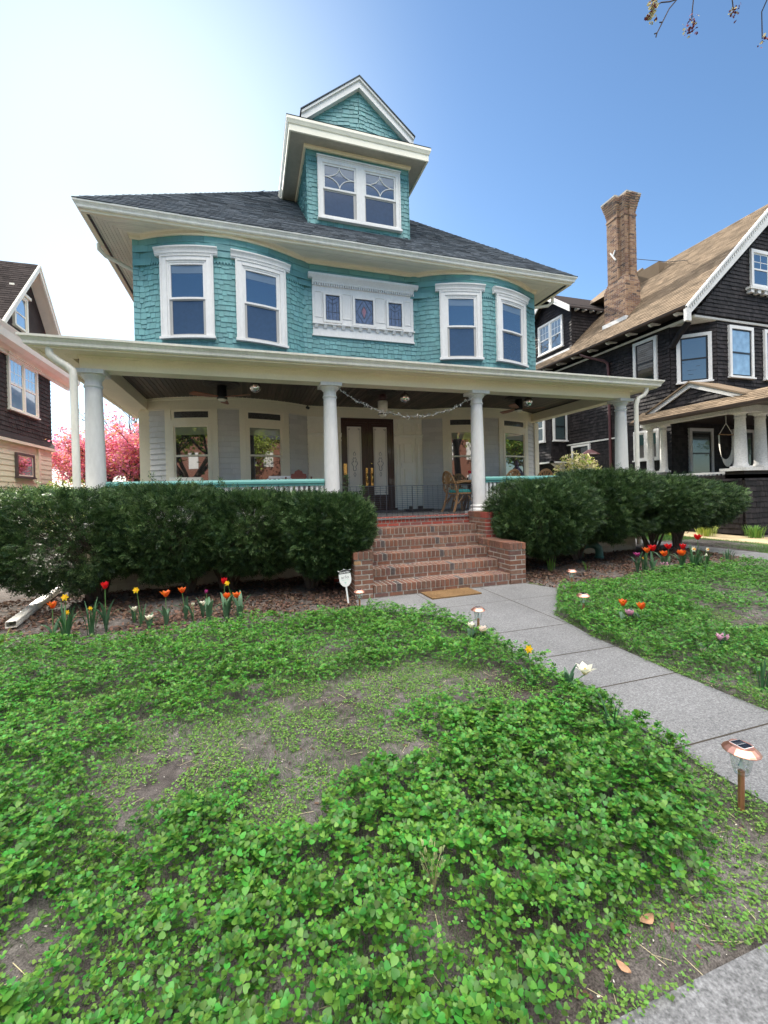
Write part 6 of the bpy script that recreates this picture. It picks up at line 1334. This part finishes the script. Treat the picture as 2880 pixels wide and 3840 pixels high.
for y0 in (yl,yr):
    mb.hexa([(13.04,y0,zb_-.10),(13.04,yc,za_-.10),(13.12,yc,za_-.10),(13.12,y0,zb_-.10),(13.04,y0,zb_+.04),(13.04,yc,za_+.04),(13.12,yc,za_+.04),(13.12,y0,zb_+.04)],0)
    mb.hexa([(12.98,y0,zb_+.04),(12.98,yc,za_+.04),(14.3,yc,za_+.04),(14.3,y0,zb_+.04),(12.98,y0,zb_+.09),(12.98,yc,za_+.09),(14.3,yc,za_+.09),(14.3,y0,zb_+.09)],2)
mb.build('porch_pediment',[OLDW,DKSH,TAN],nb)
mb=MB(); mb.box(13.38,13.44,8.8,10.7,1.76,1.82); mb.box(13.38,13.44,8.8,10.7,1.42,1.46)
y=8.85
while y<10.7: mb.box(13.39,13.43,y,y+.045,1.46,1.76); y+=.12
mb.build('porch_railing',OLDW,nb)
G_DIM=M('dim_window_glass',(.02,.022,.02),.1,coat=.5,coat_ior=1.6,noise=[(5,.5)])
flatwin(nb,(14.75,11.05,1.75),0,1.15,1.70,cas=OLDW,sash=BLACK,glass=G_DIM,name='window'); flatwin(nb,(16.9,11.05,1.75),0,1.15,1.70,cas=OLDW,sash=BLACK,glass=G_DIM,name='window')
# hanging chair
t=thing('hanging_chair','white cotton hammock chair hanging on the neighbour porch behind its columns','hanging chair',(14.6,9.6,2.2))
m=MB(); m.tube([(14.13,9.6,3.02),(14.79,9.6,3.02)],.016,6); m.build('spreader_bar',RATT,t)
m=MB(); 
for x in (14.15,14.77): m.tube([(14.46,9.6,3.38),(x,9.6,3.02)],.012,5)
m.tube([(14.46,9.6,3.38),(14.46,9.6,3.62)],.012,5); m.build('rope',CANVAS,t)
m=MB(); V=[];n=14
for i in range(n+1):
    a=math.pi*i/n; bd=.04+.20*math.sin(a)
    for j,y in enumerate((9.57,9.59,9.61,9.63)): q_=1-bd*j/3; V.append((14.46-.33*math.cos(a)*q_,y,3.0-1.0*math.sin(a)**.7*q_-.0))
m.add(V,[(4*i+j,4*i+j+1,4*i+5+j,4*i+4+j) for i in range(n) for j in range(3)],0,True); m.build('cotton_seat',CANVAS,t)
# cable
m=MB(); m.tube([(15.0,13.3,10.6),(16.0,12.6,10.25),(17.2,12.0,10.25)],.012,5); tag(m.build('overhead_cable',BLACK,origin=(15,13.3,10.6)),'thin black cable running from the brick chimney over the tan roof','cable')
# pole feeder and vines in the side yard
t=thing('bird_feeder','dark pole bird feeder with a flat roof in the side yard behind the right railing','bird feeder',(10.9,11.5,0))
m=MB(); m.tube([(10.9,11.5,0),(10.9,11.5,2.55)],.02,8); m.build('pole',BLACK,t); m=MB(); m.lathe([(.30,2.55),(.28,2.58),(.05,2.72),(0,2.73)],(10.9,11.5,0),8,smooth=False); m.lathe([(.12,2.3),(.12,2.33),(.02,2.33)],(10.9,11.5,0),12); m.build('feeder_roof',RDPIPE,t)
# ================================================================ left neighbour
ln=thing('house','brown shingled house with a yellow clapboard ground floor, left of the green house','house',(-12.5,19,0)); LX=-7.75
mb=MB(); mb.box(-18,LX-.01,12.5,21.13,3.6,7.1); mb.build('upper_wall_core',DKBR,ln)
mb=MB(); mb.box(-18,LX-.06,12.5,19.9,0,3.6); mb.box(-18,LX-.06,19.9,21.2,0,3.2); mb.build('lower_wall_core',YELL,ln)
mb=MB()
addsh(shw((LX-.01,12.5,0),(0,1,0),8.63,3.72,7.05,e=.16,wr=(.12,.28))); mb.build('upper_cladding',DKBR,ln)
mb=MB(); mb.hexa([(LX-.01,12.4,3.90),(LX-.01,21.15,3.90),(LX-.3,21.15,3.9),(LX-.3,12.4,3.9),(LX+.12,12.4,3.62),(LX+.12,21.3,3.62),(LX-.3,21.3,3.62),(LX-.3,12.4,3.62)]); mb.build('skirt_flare',DKBR,ln)
mb=MB(); z=1.2
while z<3.5: mb.sweep([(LX-.06,21.2 if False else 12.5),(LX-.06,21.2)],[(0,z),(.03,z),(.008,z+.19),(0,z+.19)]); z+=.19
mb.build('clapboard',YELL,ln)
mb=MB(); mb.box(LX-.3,LX+.14,12.4,21.35,3.50,3.60); mb.box(LX-.1,LX+.04,19.86,20.02,1,3.5); mb.build('trim_band',CREAM,ln)
mb=MB(); mb.sweep([(LX,12.0),(LX,22.9)],[(.0,6.55),(.35,6.60),(.50,6.72),(.55,6.95),(.62,7.10),(.60,7.12),(0,7.14)]); mb.sweep([(LX,12.0),(LX,22.9)],[(0,6.45),(.10,6.45),(.10,6.56),(0,6.56)])
mb.M=None; mb.build('eaves_gutter',CREAM2,ln)
ga,gz_,gs=19.27,10.35,1.16
mb=MB(); mb.prism([(LX,ga-2.75,7.1),(LX,ga+2.75,7.1),(LX,ga,7.1+2.75*gs)],(-6,0,0)); mb.build('gable_wall',DKBR,ln)
mb=MB()
for sy in (-1,1):
    P0=[(LX+.45,ga+sy*2.95,gz_-2.95*gs),(LX-7,ga+sy*2.95,gz_-2.95*gs),(LX-7,ga,gz_),(LX+.45,ga,gz_)]; mb.hexa([(x,y,z-.08) for x,y,z in P0]+P0)
mb.box(-18,LX+.1,12.3,21.4,7.08,7.2); mb.hexa([(-18,12.2,7.1),(LX+.3,12.2,7.1),(LX+.3,21.5,7.1),(-18,21.5,7.1),(-18,16.9,10.2),(-12,16.9,10.2),(-12,17.4,10.2),(-18,17.4,10.2)])
mb.build('roof_deck',DKROOF,ln)
Ud=Vector((0,1,gs)).normalized(); b2=shingles(planeP((LX-7,ga-2.95,gz_-2.95*gs+.005),(1,0,0),Ud,Vector((0,-Ud.z,Ud.y))),7.45,0,2.95*math.hypot(1,gs),.15,(.2,.36),0,.018,stag=False,jit=.006); b2.build('roof_slope',DKROOF,ln)
mb=MB()
for sy in (-1,1):
    for (x0,x1,d0,d1) in ((LX+.40,LX+.47,-.0,.24),(LX+.0,LX+.44,.10,.13),(LX+.44,LX+.50,-.03,.06)):
        y0=ga+sy*2.98; z0=gz_-2.98*gs; mb.hexa([(x0,y0,z0-d1),(x0,ga,gz_-d1),(x1,ga,gz_-d1),(x1,y0,z0-d1),(x0,y0,z0-d0),(x0,ga,gz_-d0),(x1,ga,gz_-d0),(x1,y0,z0-d0)])
mb.build('rake_board',CREAM2,ln)
flatwin(ln,(LX,18.25,7.72),R(90),1.0,1.28,sash=CREAM2,glass=M('painted_sky_glass',(.10,.22,.36),.08,coat=1,coat_ior=2.4),cas=CREAM2,name='gable_window',arch=True,zmf=.42)  # glass base colour holds a painted sky reflection
mb=MB(); mb.box(LX,LX+.14,18.12,19.38,9.0,9.10); mb.build('window_cornice',CREAM2,ln)
flatwin(ln,(LX,17.74,4.66),R(90),2.14,1.86,sash=CREAM2,glass=bpy.data.materials['painted_sky_glass'],cas=CREAM2,mull=1,grid=(3,2),name='window',zmf=.5)
mb=MB(); mb.box(LX,LX+.16,17.62,20.0,6.50,6.60); mb.build('window_cornice',CREAM2,ln)
flatwin(ln,(LX-.03,18.2,2.34),R(90),1.30,.86,sash=CREAM2,glass=G_DARK,cas=M('dark_window_trim',(.10,.075,.07),.6),name='window',zmf=.02,cw=.08)
# ================================================================ trees and far things
def branchy(base,h,spread,levels,seed,r0=.12,up=.5,n0=4):
    """returns list of (pts,radii) and tip points"""
    rd=random.Random(seed); out=[];tips=[]
    def rec(p,d,L_,r_,lv):
        n=4; pts=[p]; q=p.copy(); dd=d.copy()
        for i in range(n): dd=(dd+Vector((rd.uniform(-.22,.22),rd.uniform(-.22,.22),rd.uniform(-.1,.18)))).normalized(); q=q+dd*L_/n; pts.append(q.copy())
        out.append((pts,[r_*(1-.45*i/n) for i in range(n+1)]))
        if lv==0: tips.append((q,dd)); return
        for k in range(rd.choice((2,3,3,4))):
            t=rd.uniform(.45,1); b=pts[0].lerp(pts[-1],t) if False else pts[min(n,int(t*n+.5))]
            a=rd.uniform(0,6.28); nd=(dd*up+Vector((math.cos(a),math.sin(a),rd.uniform(-.1,.7)))*spread).normalized(); rec(b,nd,L_*rd.uniform(.55,.8),r_*.55,lv-1)
        tips.append((pts[-1],dd))
    for k in range(n0):
        a=6.28*k/n0+rd.uniform(-.4,.4); rec(Vector(base)+Vector((0,0,h*.28)),Vector((math.cos(a)*spread,math.sin(a)*spread,1)).normalized(),h*.38,r0*.6,levels)
    out.append(([Vector(base),Vector(base)+Vector((.03,0,h*.15)),Vector(base)+Vector((0,0,h*.32))],[r0,r0*.85,r0*.6])); return out,tips
def blob_leaves(name,pts,n_per,rad,size,mats,parent,seed,mix=None,flat=1.0):
    rg=np.random.default_rng(seed); C=np.array([tuple(p) for p in pts]); n=len(C)*n_per; c=np.repeat(C,n_per,0)+rg.normal(0,rad,(n,3)); 
    p=np.array([[-.5,-.3,0],[.3,-.45,.1],[.6,.1,0],[0,.5,.12]]); P=np.repeat(p[None],n,0)*rg.uniform(size*.6,size*1.3,n)[:,None,None]
    P=tilt(P,rg.normal(0,1.0,n),rg.uniform(0,6.28,n)); P=rotz(P,rg.uniform(0,6.28,n))+c[:,None]; mi=None
    if mix is not None: mi=(rg.random(n)<mix).astype(np.int32)
    o=npmesh(name,P.reshape(-1,3),4,mats,mi); o.parent=parent
    if parent is not None:
        l=LOC[parent.name]; o.data.transform(Matrix.Translation(-l))
    return o
def tree(name,label,loc,h,spread,levels,seed,mats,npl,rad,size,r0=.12,mix=None,crown='crown',zmin=None,n0=5,trunkmat=BARK,up=.5,group=None):
    t=thing(name,label,'tree',loc,group); br,tips=branchy(loc,h,spread,levels,seed,r0,up,n0); m=MB()
    for pts,rr in br: m.tube(pts,rr,6,cap=False)
    m.build('trunk',trunkmat,t)
    P=[p for p,d in tips]+[pts[i] for pts,rr in br if rr[0]<r0*.45 for i in (2,3)]
    if zmin: P=[p for p in P if p.z>zmin]
    if npl: blob_leaves(crown,P,npl,rad,size,mats,t,seed,mix)
    return t
for i,(x,y,h) in enumerate(((-5.0,20.3,4.6),(-3.3,18.0,4.2),(-7.7,26.0,5.4))):
    tree('cherry_tree',('pink blossoming cherry tree between the left neighbour and the porch downspout','pink blossoming cherry tree just behind the left corner of the porch','pink blossoming cherry tree farthest back, by the yellow wall')[i],(x,y,0),h,.95,3,50+i,[PINKB,PINKY],26,.17,.085,.11,.22,n0=6,up=.4,group='blossoming cherry trees')
tree('budding_tree','thin dark budding tree rising above the pink cherry blossom',(-4.4,22.5,0),6.6,.55,3,61,[M('dark_bud',(.16,.08,.07),.8)],4,.12,.05,.09,up=.9)
tree('bare_tree','bare budding tree whose twig tips show over the right slope of the roof',(14.6,26,0),13.4,.62,4,63,[BUD],7,.22,.11,.28,up=.8,n0=5,trunkmat=TWIG)
def cyl_house():
    t=thing('house','grey gabled house far behind the cherry trees','house',(-2.35,32,0)); m=MB(); m.box(-6.7,2,28.5,36,0,4.6); m.prism([(-6.7,28.5,4.6),(2,28.5,4.6),(-2.35,28.5,8.2)],(0,7,0)); m.build('wall',M('far_grey_wall',(.42,.45,.47),.8),t)
    m=MB(); m.hexa([(-7.2,28.0,4.2),(-2.35,28.0,8.25),(-2.35,36,8.25),(-7.2,36,4.2),(-7.2,28.0,4.5),(-2.35,28.0,8.55),(-2.35,36,8.55),(-7.2,36,4.5)]); m.hexa([(-2.35,28.0,8.25),(2.5,28.0,4.2),(2.5,36,4.2),(-2.35,36,8.25),(-2.35,28.0,8.55),(2.5,28.0,4.5),(2.5,36,4.5),(-2.35,36,8.55)]); m.build('roof',M('far_grey_roof',(.20,.22,.25),.9),t)
cyl_house()
def bush(name,label,cx_,cy_,w_,h_,n,mats,mix,size,seed,cat='shrub',z0=0.0,dens=.5):
    t=thing(name,label,cat,(cx_,cy_,0)); rg=np.random.default_rng(seed); u_=rg.normal(size=(n,3)); u_/=np.linalg.norm(u_,axis=1)[:,None]; rr=(1-rg.random(n)**2*.6)*(.75+.5*fbm(u_[:,0]*3+seed,u_[:,2]*3+u_[:,1]*2,3,seed))
    C=u_*rr[:,None]*np.array([w_/2,w_/2,(h_-z0)/2])+np.array([cx_,cy_,(h_+z0)/2]); 
    p=np.array([[-.5,-.25,0],[.3,-.35,.1],[.6,.1,0],[0,.4,.12]]); P=np.repeat(p[None],n,0)*rg.uniform(size*.6,size*1.3,n)[:,None,None]; P=tilt(P,rg.normal(0,1,n),rg.uniform(0,6.28,n)); P=rotz(P,rg.uniform(0,6.28,n))+C[:,None]
    o=npmesh('foliage',P.reshape(-1,3),4,mats,(rg.random(n)<mix).astype(np.int32)); o.parent=t; o.data.transform(Matrix.Translation(-LOC[t.name]))
    m=MB()
    for k in range(7):
        a=k*.9; m.tube([(cx_,cy_,0),(cx_+.1*w_*math.cos(a),cy_+.1*w_*math.sin(a),h_*.4),(cx_+.33*w_*math.cos(a),cy_+.33*w_*math.sin(a),h_*.8)],[.03,.02,.008],6)
    m.build('stems',BARK,t)
bush('garden_shrub','pale yellow sunlit shrub in the side yard behind the right porch railing',10.25,11.3,1.5,2.55,2600,[STRAW,YGL],.35,.10,71,z0=.6)
bush('garden_shrub','yellow-green bush against the back of the left side yard',-6.1,17.6,1.8,2.2,2600,[YGL,STRAW],.3,.09,72)
bush('garden_shrub','low yellow-green garden shrub at the left side of the side yard path',-4.6,14.0,1.4,1.1,2200,[YGL,GRASS],.5,.07,73)
for i,(x,y,h,w_) in enumerate(((12.3,8.75,.42,.8),(12.9,7.9,.32,.7),(11.6,9.3,.45,.6),(13.0,7.0,.32,.7))):
    t=thing('ornamental_grass',('sunlit yellow-green grass clump left of centre along the neighbour base wall','sunlit green grass clump at the corner of the neighbour base wall','small sunlit grass clump nearest the hedge end','sunlit grass clump at the right picture edge')[i],'plant',(x,y,0),'grass clumps beside the neighbour base wall'); m=MB(); rd=random.Random(i)
    for k in range(150):
        a=rd.uniform(0,6.28); r_=w_*.3*rd.random(); strip(m,(x+r_*math.cos(a),y+r_*math.sin(a),0),(math.cos(a),math.sin(a)),h*rd.uniform(.6,1.15),.02,rd.uniform(.4,1.5),n=4)
    m.build('blades',[YGL,WEED][i%2],t)
x,y=scatter(60000,10.25,11.6,1,14); z=np.full(len(x),.005); n=len(x); hh=RNG.uniform(.03,.07,n);a=RNG.uniform(0,6.28,n);l=RNG.normal(0,.02,(n,2));w_=.003
V=np.stack([np.stack([x-w_*np.cos(a),y-w_*np.sin(a),z],-1),np.stack([x+w_*np.cos(a),y+w_*np.sin(a),z],-1),np.stack([x+l[:,0],y+l[:,1],z+hh],-1)],1).reshape(-1,3)
o=npmesh('side_grass',V,3,GRASS); tag(o,'strip of short lawn grass beyond the side path on the right','grass',kind='stuff')
for i,(x,y,h) in enumerate(((-10.5,-2.0,7.5),(26,-1.9,8),(38,-1.9,8))): tree('street_tree',('leafy street tree on the verge left of the camera, outside the picture','leafy street tree on the verge to the right, outside the picture','farther leafy street tree on the right verge, outside the picture')[i],(x,y,0),h,.75,3,190+i,[YGL,GRASS],8,.4,.22,.22,mix=.4,group='street trees on the near verge')
# ---- tree over the camera whose twigs hang into the top right corner
t=thing('street_maple','maple tree beside the sidewalk whose flowering twigs hang into the top right corner','tree',(5.4,-1.4,0))
m=MB(); m.tube([(5.4,-1.4,-.1),(5.4,-1.4,1.5),(5.3,-1.2,3.6),(5.1,-.6,5.2)],[.22,.18,.15,.11],12); m.tube([(5.3,-1.2,3.6),(5.9,-1.9,5.2),(6.4,-2.6,7.0)],[.12,.09,.05],8); m.tube([(5.1,-.6,5.2),(4.6,.6,6.2),(4.1,1.8,6.15),(3.75,2.35,5.75),(3.45,2.5,5.42)],[.10,.06,.035,.016,.007],8); m.build('trunk',BARK,t)
m=MB(); tw=[[(3.45,2.5,5.42),(3.32,2.5,5.29),(3.235,2.5,5.19),(3.16,2.5,5.06),(3.10,2.5,4.955),(3.09,2.5,4.925)],[(3.32,2.5,5.29),(3.24,2.5,5.245),(3.15,2.5,5.21),(3.11,2.5,5.18)],[(3.75,2.35,5.75),(3.50,2.5,5.36),(3.485,2.5,5.27),(3.475,2.5,5.19)],[(3.75,2.35,5.75),(3.93,2.5,5.56),(3.95,2.5,5.42)],[(4.1,1.8,6.15),(4.3,2.5,5.5),(4.30,2.5,5.27)],[(3.16,2.5,5.06),(3.13,2.5,5.05)],[(3.10,2.5,4.96),(3.075,2.5,4.945)]]
for q in tw: m.tube(q,.0045,5)
m.build('twig',TWIG,t)
blob_leaves('flower_cluster',[(3.08,2.5,5.20),(3.06,2.5,5.14),(3.09,2.5,5.24),(3.07,2.52,5.10)],34,.018,.022,[STRAW,M('wine_flower',(.22,.03,.05),.6)],t,81,.22)
blob_leaves('flower_cluster',[(3.475,2.5,5.17),(3.46,2.5,5.13),(3.50,2.5,5.16),(3.48,2.5,5.10),(3.45,2.5,5.09)],12,.02,.018,[bpy.data.materials['wine_flower'],STRAW],t,82,.25); blob_leaves('flower_cluster',[(3.95,2.5,5.40),(3.97,2.5,5.39)],14,.018,.02,[bpy.data.materials['wine_flower'],STRAW],t,83,.3); blob_leaves('flower_cluster',[(4.30,2.5,5.26)],14,.018,.02,[bpy.data.materials['wine_flower'],STRAW],t,84,.3)
# ---- the other side of the street (seen only as reflections in the windows)
for i,(x0,x1,hh_) in enumerate(((-16,-2.2,8.5),(.2,12,9),(14,24,8),(26,38,9),(-34,-18,9))):
    t=thing('house',('brick house across the street, mirrored in the left porch windows','brick house across the street, mirrored in the right porch windows','brick house farther along the street, mirrored in the side windows','last brick house far along the street on the right','brick house far along the street on the left')[i],'house',((x0+x1)/2,-28,0)); m=MB(); m.box(x0,x1,-34,-26,0,hh_); m.build('wall',BACKBR,t)
    m=MB(); m.prism([(x0-.4,-25.4,hh_),(x0-.4,-34.6,hh_),(x0-.4,-30,hh_+3)],(x1-x0+.8,0,0)); m.build('roof',ROOFB,t)
    m=MB()
    for k in range(4):
        for zz in (1.2,4.8): xx=x0+1+(x1-x0-2)*k/3.6; m.box(xx,xx+1.3,-26.0,-25.95,zz,zz+1.9)
    m.build('window_trim',WHITE,t)
for i,(x,y,h,ml,np_) in enumerate(((-7,-12.5,11,[YGL],6),(9,-14,10,[YGL,GRASS],9),(1.5,-18.5,12,[BUD],2),(17,-18.5,9,[YGL],8),(25,-15,9,[YGL],10),(-15,-14,9,[YGL],8))):
    tree('street_tree',('tree with young leaves across the street, left end','tree with yellow-green leaves across the street, mirrored at the right','bare tree across the street, mirrored in the middle','leafy tree right of centre across the street','leafy tree farthest right across the street','leafy tree farthest left across the street')[i],(x,y-5,0),h,.75,3,90+i,ml,np_,.4,.22,.25,group='trees across the street')
